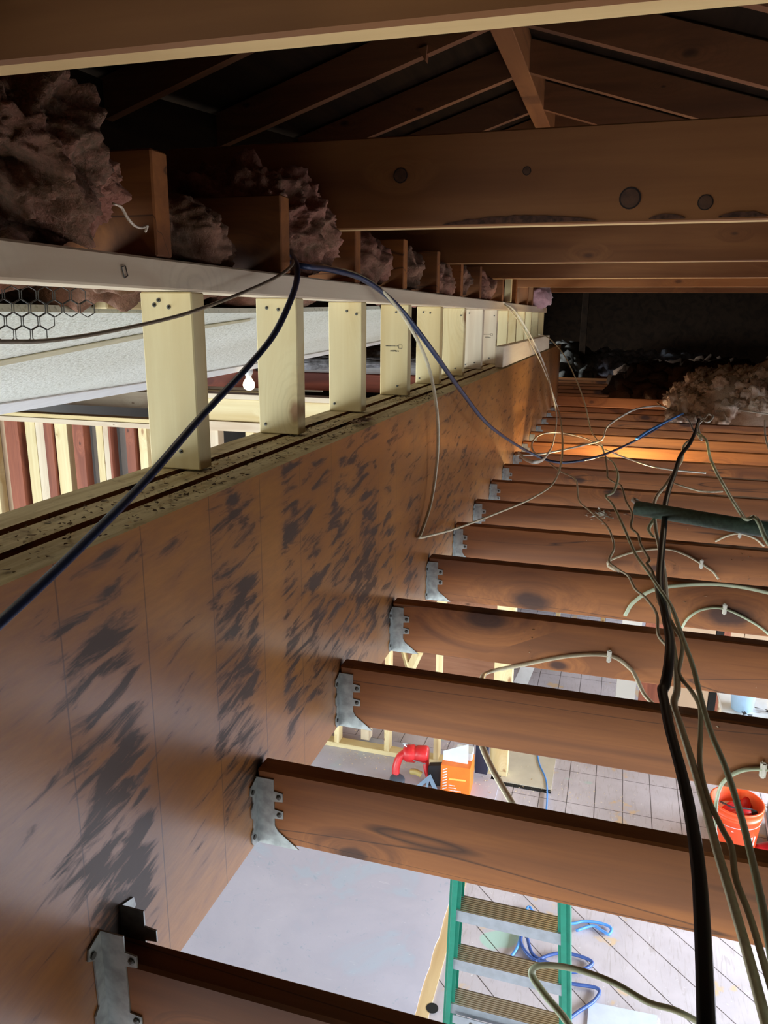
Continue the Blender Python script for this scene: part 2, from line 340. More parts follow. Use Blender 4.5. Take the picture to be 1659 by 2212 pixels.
# ================================================================== LAMINATED BEAM
B0, B1, BZ0, BZ1 = -.35, 7.45, 2.432, 3.077
beam = empty('laminated_beam', (0, 0, BZ0), 0, 'long stained brown laminated beam carrying the joists, running away from the camera', 'beam')
for k, (xa, xb) in enumerate(((-.057, 0), (-.118, -.069), (-.184, -.130))):
    bm = bmesh.new(); box(bm, xa, B0, 0, xb, B1, BZ1 - BZ0 - (.005, .0025, .0)[k])
    for f in bm.faces:
        if f.normal.z > .5 or (sum(v.co.z for v in f.verts) / 4 > .63): f.material_index = 1
    o = obj('beam_ply', bm, [M['lvl'], M['plytop']], beam)
bm = bmesh.new(); box(bm, -.1295, B0 + .01, 0, -.1185, B1 - .01, .56); box(bm, -.0685, B0 + .01, 0, -.0575, B1 - .01, .58); obj('gap_filler', bm, M['dark'], beam)
# debris on the beam top
bm = bmesh.new()
def chip(bm, p, s, m=0):
    v = [bm.verts.new(Vector(p) + Vector((random.uniform(-s, s), random.uniform(-s, s), random.uniform(0, s * .6)))) for _ in range(4)]
    for q in ((0, 1, 2), (0, 1, 3), (1, 2, 3), (0, 2, 3)):
        bm.faces.new([v[i] for i in q]).material_index = m
for k in range(1500):
    y = random.choice([random.gauss(1.62, .12), random.gauss(.85, .15), random.gauss(2.3, .1), random.uniform(.4, 5), random.gauss(1.25, .2)])
    x = random.uniform(-.125, -.01)
    if -.07 < x < -.056 or -.13 < x < -.117: continue
    chip(bm, (x, y, BZ1 - (.004 if x > -.06 else .002)), random.uniform(.0015, .006), random.choice((0, 0, 1, 2)))
tag(obj('wood_debris', bm, [plain('dark_bark', srgb(84, 62, 44), .9), plain('pale_chip', srgb(206, 178, 136), .9), plain('grey_dust', srgb(140, 120, 92), .9)]), 'sawdust and bark chips scattered along the top of the laminated beam', 'debris', kind='stuff')
bm = bmesh.new()
for k in range(60): chip(bm, (random.gauss(-.03, .01), random.gauss(1.70, .03), BZ1 + .001), random.uniform(.006, .014), k % 2)
tag(obj('bark_chunks', bm, [plain('bark', srgb(110, 80, 60), .9), plain('bark_pale', srgb(170, 140, 110), .9)]), 'small heap of larger bark shreds on the beam top by the second post', 'debris', kind='stuff')

# ================================================================== SHORT POSTS AND TOP PLATE
PY = [.585, 1.063, 1.462, 1.874, 2.322, 2.766, 3.205, 3.65, 4.078, 4.478, 4.846, 5.278, 5.667, 6.13, 6.56]
for k, y in enumerate(PY):
    m = M['new_z'] if k not in (7, 8) else M['grey_z']
    lb = ('pale new short post standing on the beam, %s from the camera' % ORD[k - 1]) if k else 'short post nearest the camera, its edge cut by the picture at left'
    t = empty('short_post', (-.133, y + .019, BZ1), 0, lb, 'post', 'short posts between beam and plate')
    bm = bmesh.new(); box(bm, -.0445, -.019, .001, .0445, .019, 3.351 - BZ1); bevel(bm, .002); st_ = obj('stud', bm, m, t)
    if y < 4.4:
        for (dx, dz) in random.sample([(-.02, .255), (.005, .252), (.03, .245), (-.03, .02), (.012, .03)], 3) + ([(-.012, .262)] if k == 1 else []):
            bm = bmesh.new(); lathe(bm, [(.0035, 0), (.0035, .0012)], 8, (0, -1, 0), (dx, -.019, dz)); lathe(bm, [(.0016, 0), (.0016, .004)], 6, (0, -1, 0), (dx, -.0195, dz)); obj('nail', bm, M['nail'], st_)
    if k in (4, 8):
        bm = bmesh.new(); z0 = .15
        for (a, b, c, d) in ((-.025, .0, .012, .0018), (-.012, -.013, .018, .0016), (.0, -.013, .008, .0016)): box(bm, a, -.0195, z0 + b, a + c, -.0189, z0 + b + d)
        for i in range(9): box(bm, -.027 + i * .0045, -.0195, z0, -.027 + i * .0045 + .003, -.0189, z0 + .0028)
        box(bm, .014, -.0195, z0 - .006, .026, -.0189, z0 - .0045); box(bm, .014, -.0195, z0 + .004, .026, -.0189, z0 + .0055); box(bm, .014, -.0195, z0 - .006, .0155, -.0189, z0 + .005); box(bm, .0245, -.0195, z0 - .006, .026, -.0189, z0 + .005)
        for i in range(6): box(bm, -.012 + i * .0048, -.0195, z0 - .016, -.012 + i * .0048 + .0032, -.0189, z0 - .0125)
        obj('grade_stamp', bm, plain('stamp_ink', srgb(110, 100, 84), .8), st_)
t = empty('top_plate', (-.133, 3.4, 3.352), 0, 'long pale timber plate lying across the tops of the short posts', 'plate')
bm = bmesh.new(); box(bm, -.046, -3.6, 0, .047, 3.38, .042); bevel(bm, .003); obj('plate_board', bm, M['grey_y'], t)
o = lumber('spacer_block', (-.046, 3.80, BZ1 + .001), (-.006, 6.27, 3.180), M['grey_y']); tag(o, 'white two by four laid on edge on the beam top at its far end', 'block')
for nm, (u, v) in {'staple': (268, 588)}.items():
    bm = bmesh.new(); p = at(u, v, 'x', -.085)
    for a, b in (((-.006, .006), (.002, .008)), ((.002, .008), (.006, -.004)), ((.006, -.004), (-.001, -.007)), ((-.001, -.007), (-.006, .006))):
        tube(bm, [p + Vector((.001, a[0], a[1])), p + Vector((.001, b[0], b[1]))], .0008, sm=0, n=5)
    tag(obj('bent_staple', bm, M['nail']), 'small bent wire staple on the face of the top plate', 'staple')

# ================================================================== CEILING JOISTS AND HANGERS
def hanger(y, idx, tall=0):
    n = ORD[idx]
    t = empty('joist_hanger', (0, y, ZB), 0, 'galvanised steel hanger fixing the %s ceiling joist from the camera to the beam' % n, 'joist hanger', 'joist hangers on the beam')
    th = .0022; H = .125 if not tall else .178
    bm = bmesh.new()   # face flange on the beam, towards the camera, scalloped edge
    ed = [(0, -.004), (-.020, .002), (-.026, .012), (-.026, .026), (-.018, .034), (-.016, .050), (-.024, .058), (-.024, .074), (-.016, .082), (-.017, H - .030), (-.027, H - .022), (-.024, H - .008), (0, H)]
    extrude_poly(bm, [(.0006, a, b) for a, b in ed], (1, 0, 0), th); ff = obj('face_flange', bm, M['zinc'], t)
    bm = bmesh.new()   # side plate with two nail tabs and the seat gusset
    T = .036; sd = [(0, -.003), (.078, -.003), (.040, .026), (.034, .036), (.034, .050), (.050, .052), (.050, .066), (.034, .068), (.034, H - .042), (.050, H - .040), (.050, H - .024), (.034, H - .022), (.034, H), (0, H)]
    extrude_poly(bm, [(a, -.0004, b) for a, b in sd], (0, -1, 0), th); sp_ = obj('side_plate', bm, M['zinc'], t)
    bm = bmesh.new()   # far side plate + seat
    extrude_poly(bm, [(a, .0384, b) for a, b in sd], (0, 1, 0), th); obj('side_plate', bm, M['zinc'], t)
    bm = bmesh.new(); box(bm, 0.001, -.002, -.004, .070, .040, -.0006); obj('seat', bm, M['zinc'], t)
    if tall or 1:
        bm = bmesh.new(); extrude_poly(bm, [(.0006, .040 - a, b) for a, b in ed], (1, 0, 0), th); obj('face_flange', bm, M['zinc'], t)
    if idx < 9:
        for (a, b) in ((.043, .059), (.043, H - .032)):
            bm = bmesh.new(); lathe(bm, [(.0045, 0), (.0045, .0015), (.002, .003)], 8, (0, -1, 0), (a, -.0027, b)); obj('nail', bm, M['nail'], sp_)
        for (a, b) in ((-.018, .018), (-.019, H - .020)):
            bm = bmesh.new(); lathe(bm, [(.0045, 0), (.0045, .002)], 8, (1, 0, 0), (.003, a, b)); obj('nail', bm, M['nail'], ff)
JY = [.63, 1.042, 1.452, 1.866, 2.278, 2.69, 3.10, 3.51, 3.92, 4.33, 4.74, 5.15, 5.56, 5.97, 6.38, 6.79, 7.20]
y = 7.62
while y < 11.9: JY.append(y); y += .41
for k, y in enumerate(JY):
    xl = .003 if y < 7.45 else -.45
    o = lumber('ceiling_joist', (xl, y, ZB), (5.2, y + .038, ZT + (k % 3 - 1) * .002), M['old_x'], bev=.004)
    where = 'hung from the laminated beam' if y < 7.45 else 'past the beam end'
    tag(o, 'reddish old ceiling joist %s, %s from the camera' % (where, ORD[k]), 'joist', 'old ceiling joists')
    if y < 7.3: hanger(y, k, tall=(k == 0))
# cut piece of lighter wood seen on the far joists
o = lumber('patch_board', (.02, 7.12, ZT - .03), (1.2, 7.14, ZT + .055), M['tie_x']); tag(o, 'paler narrow board standing on edge against a far ceiling joist', 'board')

# ================================================================== COLLAR TIES, RIDGE, RAFTERS
for k in range(6):
    y = .545 + 1.205 * k
    o = lumber('collar_tie', (-1.85, y + (0 if k else .010), 3.508), (1.98, y + .038, 3.698), M['tie_x'], bev=.003)
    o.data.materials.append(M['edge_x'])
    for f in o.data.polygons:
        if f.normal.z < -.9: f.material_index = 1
    tag(o, ['wide overhead timber tie crossing the very top of the picture', 'wide brown overhead tie with three dark knots and a barky lower edge', 'overhead tie just behind and below the knotted one', 'overhead tie third behind the knotted one, thinly lit along its edge', 'overhead tie fourth behind, above the far beam end', 'farthest overhead tie above the dark opening'][k], 'tie', 'overhead ties')
# knots and bark edge on the big tie
kn = plain('knot_wood', srgb(92, 60, 40), .7, 0, .4, 60); kr = plain('knot_ring', srgb(40, 24, 16), .8)
tie2 = [o for o in bpy.data.objects if o.name == 'collar_tie.001'][0]
for (u, v, r) in ((865, 379, .016), (1138, 369, .009), (1361, 428, .0215), (1524, 437, .015)):
    p = at(u, v, 'y', 1.7497) - tie2.location
    bm = bmesh.new(); lathe(bm, [(r, -.001), (r, .0004)], 24, (0, -1, 0), p, 1); lathe(bm, [(r * .86, 0), (r * .84, .0009), (r * .3, .0012)], 24, (0, -1, 0), p, 0)
    obj('knot', bm, [kn, kr], tie2)
for (ua, ub, h) in ((955, 1290, 15), (1400, 1480, 11), (1550, 1659, 12)):
    bm = bmesh.new(); n = 24; pts = []
    for i in range(n + 1):
        u = ua + (ub - ua) * i / n; vb = 490 - (u - 830) * .0265 - 1
        pts.append(at(u, vb - h * math.sin(math.pi * i / n) ** .7 * (1 + .3 * noise.noise(Vector((u * .05, 0, 0)))), 'y', 1.7495) - tie2.location)
    bot = [at(ua + (ub - ua) * i / n, 490 - (ua + (ub - ua) * i / n - 830) * .0265 - .5, 'y', 1.7495) - tie2.location for i in range(n, -1, -1)]
    extrude_poly(bm, pts + bot[1:-1], (0, -1, 0), .0015); obj('bark_edge', bm, plain('bark_edge', srgb(96, 62, 46), .95, 0, .6, 90, bump=.8), tie2)
o = lumber('ridge_board', (0, -3.4, RZ), (.08, 12.9, RZ + .14), M['tie_y']); tag(o, 'ridge timber running away along the peak of the dark roof', 'ridge board')
def rafter(sg, y, idx):
    L = 6.2; x0 = .08 if sg > 0 else 0.0
    bm = bmesh.new()
    pr = [(x0, RZ + .002), (x0 + sg * L, RZ + .002 - SL * L), (x0 + sg * L, RZ + .126 - SL * L), (x0, RZ + .126)]
    p0 = Vector((x0, y, RZ)); extrude_poly(bm, [(a - p0.x, 0, b - p0.z) for a, b in pr], (0, 1, 0), .038)
    o = obj('rafter', bm, M['rafter_x'], None, p0)
    tag(o, 'sloping roof rafter on the %s side of the ridge, %s from the camera' % ('right' if sg > 0 else 'left', ORD[idx]), 'rafter', 'roof rafters')
for i in range(18):
    y = -.71 + .61 * i + .0
    for sg in (-1, 1): rafter(sg, y + (.05 if sg < 0 else 0), i)
# wooden cleat under the first visible left rafter
bm = bmesh.new(); P = [at(u, v, 'y', 2.99) for u, v in ((903, 106), (923, 97), (919, 132))]; extrude_poly(bm, P, (0, 1, 0), .035); tag(obj('wooden_cleat', bm, M['rafter_x']), 'small pointed wooden cleat hanging under a left rafter', 'cleat')

# ================================================================== STUB JOISTS AND BATTS ABOVE THE PLATE
STY = [.98, 1.40, 1.83, 2.265, 2.70, 3.12, 3.55, 4.24, 4.80, 5.70]
for k, y in enumerate(STY):
    m = M['old_x'] if k not in (7, 9) else M['tie_x']
    o = lumber('ceiling_joist_stub', (-2.2, y, 3.396), (-.09, y + .04, 3.535 if k != 7 else 3.575), m)
    tag(o, 'cut joist end resting on the top plate among the insulation, %s from the camera' % ORD[k], 'joist', 'cut joist ends above the plate')
o = lumber('upright_block', (-.105, 4.42, 3.396), (-.07, 4.46, 3.56), M['new_z']); tag(o, 'narrow pale upright block on the far part of the top plate', 'block')
o = lumber('upright_block', (-.15, 5.40, 3.396), (-.09, 5.44, 3.54), M['tie_z']); tag(o, 'orange brown nailed block on the far end of the plate', 'block')
def lump(name, c, s, mat, label=None, group=None, amp=.18, sub=4, seed=0, freq=6, sq=2.6, rot=(0, 0, 0), parent=None):
    bm = bmesh.new(); bmesh.ops.create_icosphere(bm, subdivisions=sub, radius=1); off = Vector((seed * 3.7, seed * 1.3, 5))
    S = Vector(s); rm = Matrix.Rotation(rot[2], 3, 'Z') @ Matrix.Rotation(rot[1], 3, 'Y') @ Matrix.Rotation(rot[0], 3, 'X')
    for v in bm.verts:
        d = v.co.normalized(); k = (abs(d.x) ** sq + abs(d.y) ** sq + abs(d.z) ** sq) ** (-1 / sq); p = Vector((d.x * k * S.x, d.y * k * S.y, d.z * k * S.z))
        q = p * freq + off
        n = noise.noise(q) * .9 + noise.noise(q * 2.3) * .5 + noise.noise(q * 5.1) * .28 + noise.noise(q * 11) * .16 + noise.noise(q * 24) * .14
        f = abs(noise.noise(q * 1.4 + Vector((9, 0, 0)))) * -1.2 + .3
        v.co = rm @ (p + d * (n + f) * amp * min(S))
    o = obj(name, bm, mat, parent, c, True)
    if label: tag(o, label, 'insulation', group)
    return o
BG = 'insulation batts above the plate'
lump('insulation_batt', (-.27, .79, 3.50), (.19, .10, .095), M['pink'], 'big torn pink and grey insulation batt bulging over the plate at the left', BG, .55, 6, 1, 13)
lump('insulation_batt', (-.27, .74, 3.645), (.10, .085, .075), M['tan_ins'], 'rounded tan insulation clump on top of the big torn batt', BG, .55, 6, 2, 15)
lump('insulation_batt', (-.24, .56, 3.52), (.10, .06, .10), M['pink'], 'pink insulation clump cut by the left side of the picture', BG, .5, 4, 3, 11)
lump('insulation_batt', (-.40, 1.19, 3.44), (.28, .17, .09), M['tan_ins'], 'dark insulation batt in the bay behind the nearest joist end', BG, .42, 6, 4, 10)
lump('insulation_batt', (-.28, 1.62, 3.50), (.19, .175, .11), M['pink'], 'orange pink insulation batt end above the second post', BG, .42, 6, 5, 12)
for i, (ya, yb, nm) in enumerate(((1.87, 2.26, 'reddish insulation batt end above the fourth post'), (2.305, 2.69, 'reddish insulation batt end above the fifth post'), (2.74, 3.11, 'insulation batt end above the sixth post'), (3.16, 3.54, 'dark insulation batt end above the seventh post'), (3.6, 4.2, 'insulation scrap before the tall pale joist end'), (4.5, 4.8, 'grey insulation tuft just past the tall pale joist end'))):
    lump('insulation_batt', (-.28 - .02 * (i % 2), (ya + yb) / 2, 3.465 - .01 * (i % 3)), (.19, (yb - ya) / 2 * .92, .078), M['pink'] if i % 2 == 0 else M['tan_ins'], nm, BG, .42, 5, 10 + i, 12)
lump('insulation_batt', (-.12, 6.1, 3.475), (.12, .3, .085), mat_insul('bright_pink_fibreglass', srgb(232, 186, 190), srgb(206, 160, 164), srgb(220, 200, 200)), 'bright pink insulation tuft at the far end of the top plate', BG, .4, 4, 31, 12)
# fibre edge hanging under the plate, over the ceiling sheet
for i, (ya, yb) in enumerate(((.35, 1.05), (1.1, 1.6), (1.65, 2.2))):
    lump('insulation_batt', (-.38, (ya + yb) / 2, 3.385), (.12, (yb - ya) / 2, .045), M['pink'] if i != 1 else M['tan_ins'], ['dark pink insulation edge above the white ceiling sheet left of the first post', 'brown insulation edge above the ceiling sheet between the first and second posts', 'brown insulation edge above the ceiling sheet between the second and third posts'][i], 'insulation edges over the ceiling sheet', .35, 4, 40 + i, 14)
lump('insulation_batt', (-.19, .86, 3.475), (.11, .07, .05), M['pink'], 'lower tongue of torn batt lying on the plate left of the first joist end', BG, .6, 6, 6, 14)
# torn tendril
bm = bmesh.new(); tube(bm, [at(u, v, 'x', -.06) for u, v in ((245, 440), (262, 448), (275, 470), (290, 487), (305, 492), (318, 488), (314, 500))], .0026, .6, n=6); tag(obj('insulation_shred', bm, M['pale_ins'], smooth=True), 'pale curled shred of fibre sticking out of the torn batt', 'insulation')

# ================================================================== LEFT ROOM
def sl(u, v, dz=0):
    d = ray(u, v); t = (3.32 + dz + .333 * (P0[0] + .35) - P0[2]) / (d[2] - .333 * d[0]); return P0 + d * t
ceil = empty('ceiling_sheet', (-.8, 2, 3.1), 0, 'white textured ceiling sheet sloping away behind the posts', 'ceiling board'); base = ceil.location
near = [Vector((-.19, -2.6, 3.373)), Vector((-.19, .2, 3.373)), Vector((-.36, .45, 3.317)), sl(0, 673), sl(290, 677), sl(540, 676), sl(700, 672), sl(822, 668)]; farp = [sl(826, 739), sl(664, 771), sl(309, 836), sl(0, 884), Vector((-1.35, -2.6, 3.32 - .333 * 1.0))]  # unseen end behind the camera extended to stop bulb light rising past it
bm = bmesh.new(); extrude_poly(bm, [p - base for p in near + farp], (.316, 0, -.949), -.012); obj('board', bm, M['popcorn'], ceil)
kn_ = [Vector((-1.36, -3.6, 2.98)), Vector((-1.36, -2.6, 2.985)), sl(0, 884), sl(309, 836), sl(664, 771), sl(826, 739), Vector((-.80, 7.0, 3.17))]
bm = bmesh.new()
for a, b in zip(kn_, kn_[1:]):
    extrude_poly(bm, [a, b, Vector((b.x, b.y, RZ + .12 + SL * b.x)), Vector((a.x, a.y, RZ + .12 + SL * a.x))], (-1, 0, 0), .02)
struct('light_baffle', bm, M['dark_roof'])  # unseen baffle added behind the sheet to keep left-room light off the rafters
bm = bmesh.new(); e = [sl(826, 735, -.001), sl(664, 765, -.001), sl(309, 826, -.001), sl(0, 871, -.001), sl(-500, 960, -.001)]; e2 = [sl(-500, 980, -.001), sl(0, 893, -.001), sl(309, 841, -.001), sl(664, 773, -.001), sl(826, 741, -.001)]
extrude_poly(bm, [p - base for p in e + e2], (.316, 0, -.949), .004); obj('edge_trim', bm, M['white_paint'], ceil)['label'] = 'smooth white edge strip'
bm = bmesh.new(); e = [sl(-300, 832, -.001), sl(0, 778, -.001), sl(299, 722, -.001), sl(540, 688, -.001)]; e2 = [sl(540, 692, -.001), sl(299, 731, -.001), sl(0, 789, -.001), sl(-300, 842, -.001)]
extrude_poly(bm, [p - base for p in e + e2], (.316, 0, -.949), .002); obj('joint_tape', bm, plain('tape', srgb(196, 190, 160), .8, 0, .15, 30), ceil)['label'] = 'beige taped joint'
o = lumber('nailer_strip', (0, 0, 0), (.03, .14, .02), M['new_y']); o.location = at(268, 668, 'y', 1.25); tag(o, 'short greenish wood strip at the upper edge of the ceiling sheet', 'strip')
# chicken wire
bm = bmesh.new(); wp = at(66, 694, 'y', .93); a = .0125; ex = Vector((.84, .54, 0)); ez = Vector((0, 0.05, 1))
for i in range(-5, 4):
    for j in range(-1, 3):
        c = wp + ex * (i * a * 1.75 + (j % 2) * a * .875) + ez * (j * a * 1.45)
        if abs(i + 1) * .22 - j * .28 > .62: continue
        h = [c + ex * (a * .88 * math.sin(math.radians(60 * q))) + ez * (a * math.cos(math.radians(60 * q)) * .95) for q in range(6)]
        for q in range(6):
            if q in (0, 1, 2, 5) or True: tube(bm, [h[q], h[(q + 1) % 6]], .0007, sm=0, n=4)
tag(obj('chicken_wire', bm, M['nail']), 'torn scrap of hexagonal chicken wire hanging over the ceiling sheet', 'wire mesh')
# far stud wall at y = 5.2
WY = 5.2
def wx(u): return at(u, 1000, 'y', WY).x
studs = [(18, 47, 'red_z', 'orange red'), (58, 80, 'new_z', 'pale'), (80, 101, 'grey_z', 'tan'), (101, 119, 'red_z', 'dark red'), (121, 148, 'new_z', 'pale'), (162, 186, 'red_z', 'dark red'), (209, 224, 'new_z', 'pale'), (224, 238, 'grey_z', 'tan'), (238, 244, 'red_z', 'thin red'), (275, 295, 'red_z', 'brown red'), (300, 318, 'new_z', 'pale'), (-40, -12, 'new_z', 'pale'), (-75, -55, 'red_z', 'red')]
nth = {}
for a, b, m, cn in sorted(studs):
    nth[cn] = nth.get(cn, 0) + 1
    y0 = WY + (0.02 if m != 'red_z' else .0)
    o = lumber('wall_stud', (wx(a), y0, .04), (wx(b) - .004, y0 + .09, 2.44), M[m]); tag(o, '%s upright stud in the far left wall, %s of its colour from the left' % (cn, ORD[nth[cn] - 1]), 'stud', 'studs of the far left wall')
for (a, b, m, cn) in ((-90, 18, 'tan_board', 'tan'), (40, 62, 'dark', 'black'), (100, 126, 'red_z', 'dark red'), (148, 163, 'grey_board', 'grey'), (185, 209, 'grey_board', 'grey'), (244, 275, 'grey_board', 'grey'), (292, 303, 'dark', 'black')):
    nth['p' + cn] = nth.get('p' + cn, 0) + 1
    o = lumber('wall_board', (wx(a), WY + .115, .0), (wx(b), WY + .127, 2.44), M[m], bev=0); tag(o, '%s wall board filling behind the far left studs, %s of that tone from the left' % (cn, ORD[nth['p' + cn] - 1]), 'wall board', 'boards behind the far left studs')
o = lumber('wall_plate', (-5.6, WY - .01, 2.44), (-2.75, WY + .11, 2.48), M['grey_x']); tag(o, 'lower pinkish timber plate capping the far left stud wall', 'plate')
o = lumber('wall_plate', (-5.6, WY, 2.482), (-2.60, WY + .11, 2.515), M['new_x']); tag(o, 'upper pale timber plate on the far left stud wall', 'plate')
for k, (ya, z, m) in enumerate(((5.7, 2.53, 'grey_x'), (6.1, 2.53, 'new_x'), (6.55, 2.53, 'grey_x'), (7.0, 2.53, 'red_x'), (7.5, 2.54, 'grey_x'))):
    o = lumber('far_joist', (-5.6, ya, z), (-2.4, ya + .038, z + .14), M[m]); tag(o, 'pale joist lying beyond the far left stud wall, %s row back' % ORD[k], 'joist', 'joists beyond the far left wall')
# header beam, red joists and openings between post 1 and post 4
o = lumber('header_beam', (-2.55, WY, 2.535), (-.3, WY + .09, 2.70), M['new_x']); tag(o, 'pale thick header spanning behind the first three posts', 'header')
o = lumber('header_plate', (-2.55, WY - .02, 2.46), (-.3, WY + .10, 2.532), M['grey_x']); tag(o, 'pinkish plate directly under the pale header', 'plate')
o = lumber('ledger_board', (-2.55, WY - .02, 2.703), (-.3, WY + .12, 2.74), M['grey_x']); tag(o, 'brown grey cap board on top of the pale header', 'board')
for k, (yy, z) in enumerate(((5.5, 2.76), (5.9, 2.78), (6.3, 2.80), (6.8, 2.83))):
    o = lumber('red_joist', (-3.4, yy, z), (-.25, yy + .045, z + .13), M['red_x']); tag(o, 'dark red old joist above the pale header, %s row back' % ORD[k], 'joist', 'dark red joists above the header')
lump('loose_fill_insulation', (-1.85, 6.0, 2.985), (1.3, .7, .075), mat_insul('dark_grey_fill', srgb(120, 116, 118), srgb(70, 66, 66), srgb(170, 170, 178), 14), 'dark grey loose insulation heaped over the red joists behind the posts', None, .8, 5, 50, 16)
bm = bmesh.new(); lathe(bm, [(.05, 0), (.05, 1.6)], 16, (1, .05, 0), (-2.0, 5.42, 2.95)); tag(obj('vent_pipe', bm, plain('dusty_pipe', srgb(130, 126, 126), .6), smooth=False), 'dusty grey pipe lying across the red joists behind the posts', 'pipe')
for k, (xa, m) in enumerate(((-2.42, 'grey_z'), (-2.12, 'new_z'), (-1.95, 'grey_z'), (-1.72, 'new_z'), (-1.2, 'grey_z'))):
    o = lumber('wall_stud', (xa, WY, .04), (xa + .07, WY + .09, 2.458), M[m]); tag(o, 'pale upright stud under the header behind the posts, %s from the left' % ORD[k], 'stud', 'studs under the header')
o = lumber('wall_panel', (-2.7, 7.0, 0), (-.35, 7.02, 2.44), M['grey_board'], bev=0); tag(o, 'grey wall seen through the framing below the header', 'wall board')
# bare bulb
lb = empty('light_bulb', at(537, 812, 'y', 4.0), 0, 'lit bare bulb hanging in a white porcelain socket behind the first post', 'light bulb')
s = NT('lit_glass'); s.b.inputs['Emission Color'].default_value = (1, .78, .5, 1); s.b.inputs['Emission Strength'].default_value = 9
bm = bmesh.new(); lathe(bm, [(.012, .0), (.016, -.012), (.031, -.036), (.034, -.052), (.028, -.070), (.012, -.080), (.002, -.082)], 20); obj('glass', bm, s.m, lb, smooth=True)
bm = bmesh.new(); lathe(bm, [(.010, .055), (.024, .05), (.026, .02), (.017, .0), (.016, -.004)], 20); obj('socket', bm, M['white_paint'], lb, smooth=True)
bm = bmesh.new(); tube(bm, [(0, 0, .05), (.01, .0, .15), (-.03, .02, .3), (-.05, .05, .6)], .004, n=6); obj('cord', bm, M['nm_white'], lb)

# ================================================================== INSULATION ON THE FAR JOISTS
def heap(name, cx, cy, sx, sy, h, mat, label, seed, n=420, rs=(.03, .08), z0=ZT):
    bm = bmesh.new(); rnd = random.Random(seed)
    gx, gy = 70, 40; V = {}
    for i in range(gx + 1):
        for j in range(gy + 1):
            a = (i / gx * 2 - 1); b = (j / gy * 2 - 1); e = max(0, 1 - (abs(a) ** 3 + abs(b) ** 3)); q = Vector((cx + a * sx, cy + b * sy, seed))
            z = e ** .4 * h * (.55 + .45 * (noise.noise(q * 4) + .5 * noise.noise(q * 9) + .5)) + .02 * noise.noise(q * 20)
            V[i, j] = bm.verts.new((a * sx + .03 * noise.noise(q * 12), b * sy, z - (.06 if e <= 0 else 0)))
    for i in range(gx):
        for j in range(gy): bm.faces.new((V[i, j], V[i + 1, j], V[i + 1, j + 1], V[i, j + 1]))
    for k in range(n):
        a, b = rnd.uniform(-1, 1), rnd.uniform(-1, 1); e = max(0, 1 - (abs(a) ** 3 + abs(b) ** 3))
        r = rnd.uniform(*rs); c = Vector((a * sx, b * sy, e ** .4 * h * rnd.uniform(.5, 1.0)))
        g = bmesh.ops.create_icosphere(bm, subdivisions=3 if seed == 3 else 2, radius=1)
        for v in g['verts']:
            d = v.co.normalized(); v.co = c + d * r * (1 + .6 * noise.noise(d * 2.6 + Vector((k, 0, 0))) + .6 * noise.noise(d * 6 + Vector((k, 3, 0))))
    tag(obj(name, bm, mat, None, (cx, cy, z0), True), label, 'insulation', kind='stuff')
heap('loose_fill_insulation', 1.95, 6.95, 1.0, .8, .36, M['pale_ins'], 'pinkish tan loose insulation heaped over the joists at the right', 3, 520, (.025, .07))
heap('loose_fill_insulation', 1.9, 9.0, 1.35, 1.7, .20, mat_insul('brown_fill', srgb(120, 92, 70), srgb(84, 62, 48), srgb(140, 110, 84), 8), 'dark brown loose insulation behind the tan heap', 5, 500, (.06, .15))
heap('loose_fill_insulation', .55, 11.4, 1.25, .5, .22, M['white_ins'], 'bluish white loose insulation ridge at the far end of the joists', 8, 500, (.05, .12))
heap('loose_fill_insulation', -.35, 11.0, .55, .7, .33, mat_insul('grey_fill', srgb(110, 106, 96), srgb(74, 70, 64), srgb(120, 118, 110), 8), 'dark grey loose insulation mound in the far left corner of the joists', 9, 200, (.06, .14))
o = lumber('upright_post', (.02, 10.4, ZT), (.10, 10.44, 4.3), M['dark_roof']); tag(o, 'dark thin upright post rising from the far insulation to the roof', 'post')

# ================================================================== LOWER ROOM
# painted sheet with torn edge
bm = bmesh.new(); pts = [(-2.6, .6), (-2.6, 5.3), (-.06, 5.3), (-.06, 4.72)]
for i in range(60):
    y = 4.7 - i * .069; pts.append((-.165 + .012 * noise.noise(Vector((0, y * 5, 1))) + .006 * noise.noise(Vector((0, y * 30, 4))), y))
extrude_poly(bm, [(a, b, .001) for a, b in pts], (0, 0, 1), .011); tag(obj('painted_plywood_sheet', bm, M['sheet']), 'large lilac white painted plywood sheet with torn edge on the floor below', 'plywood sheet')
bm = bmesh.new(); extrude_poly(bm, [(-.19, .7, .0005), (-.105, .7, .0005), (-.10, 4.4, .0005), (-.19, 4.6, .0005)], (0, 0, 1), .006); tag(obj('floor_strip', bm, M['raw_ply']), 'bare tan wood strip between painted sheet and ladder', 'strip')
bm = bmesh.new(); lathe(bm, [(.03, 0), (.03, .0012)], 20, (0, 0, 1), (0, 0, 0)); tag(obj('floor_hole', bm, M['dark'], None, (-.094, 3.01, .0066)), 'round dark drilled hole in the floor by the ladder foot', 'hole')
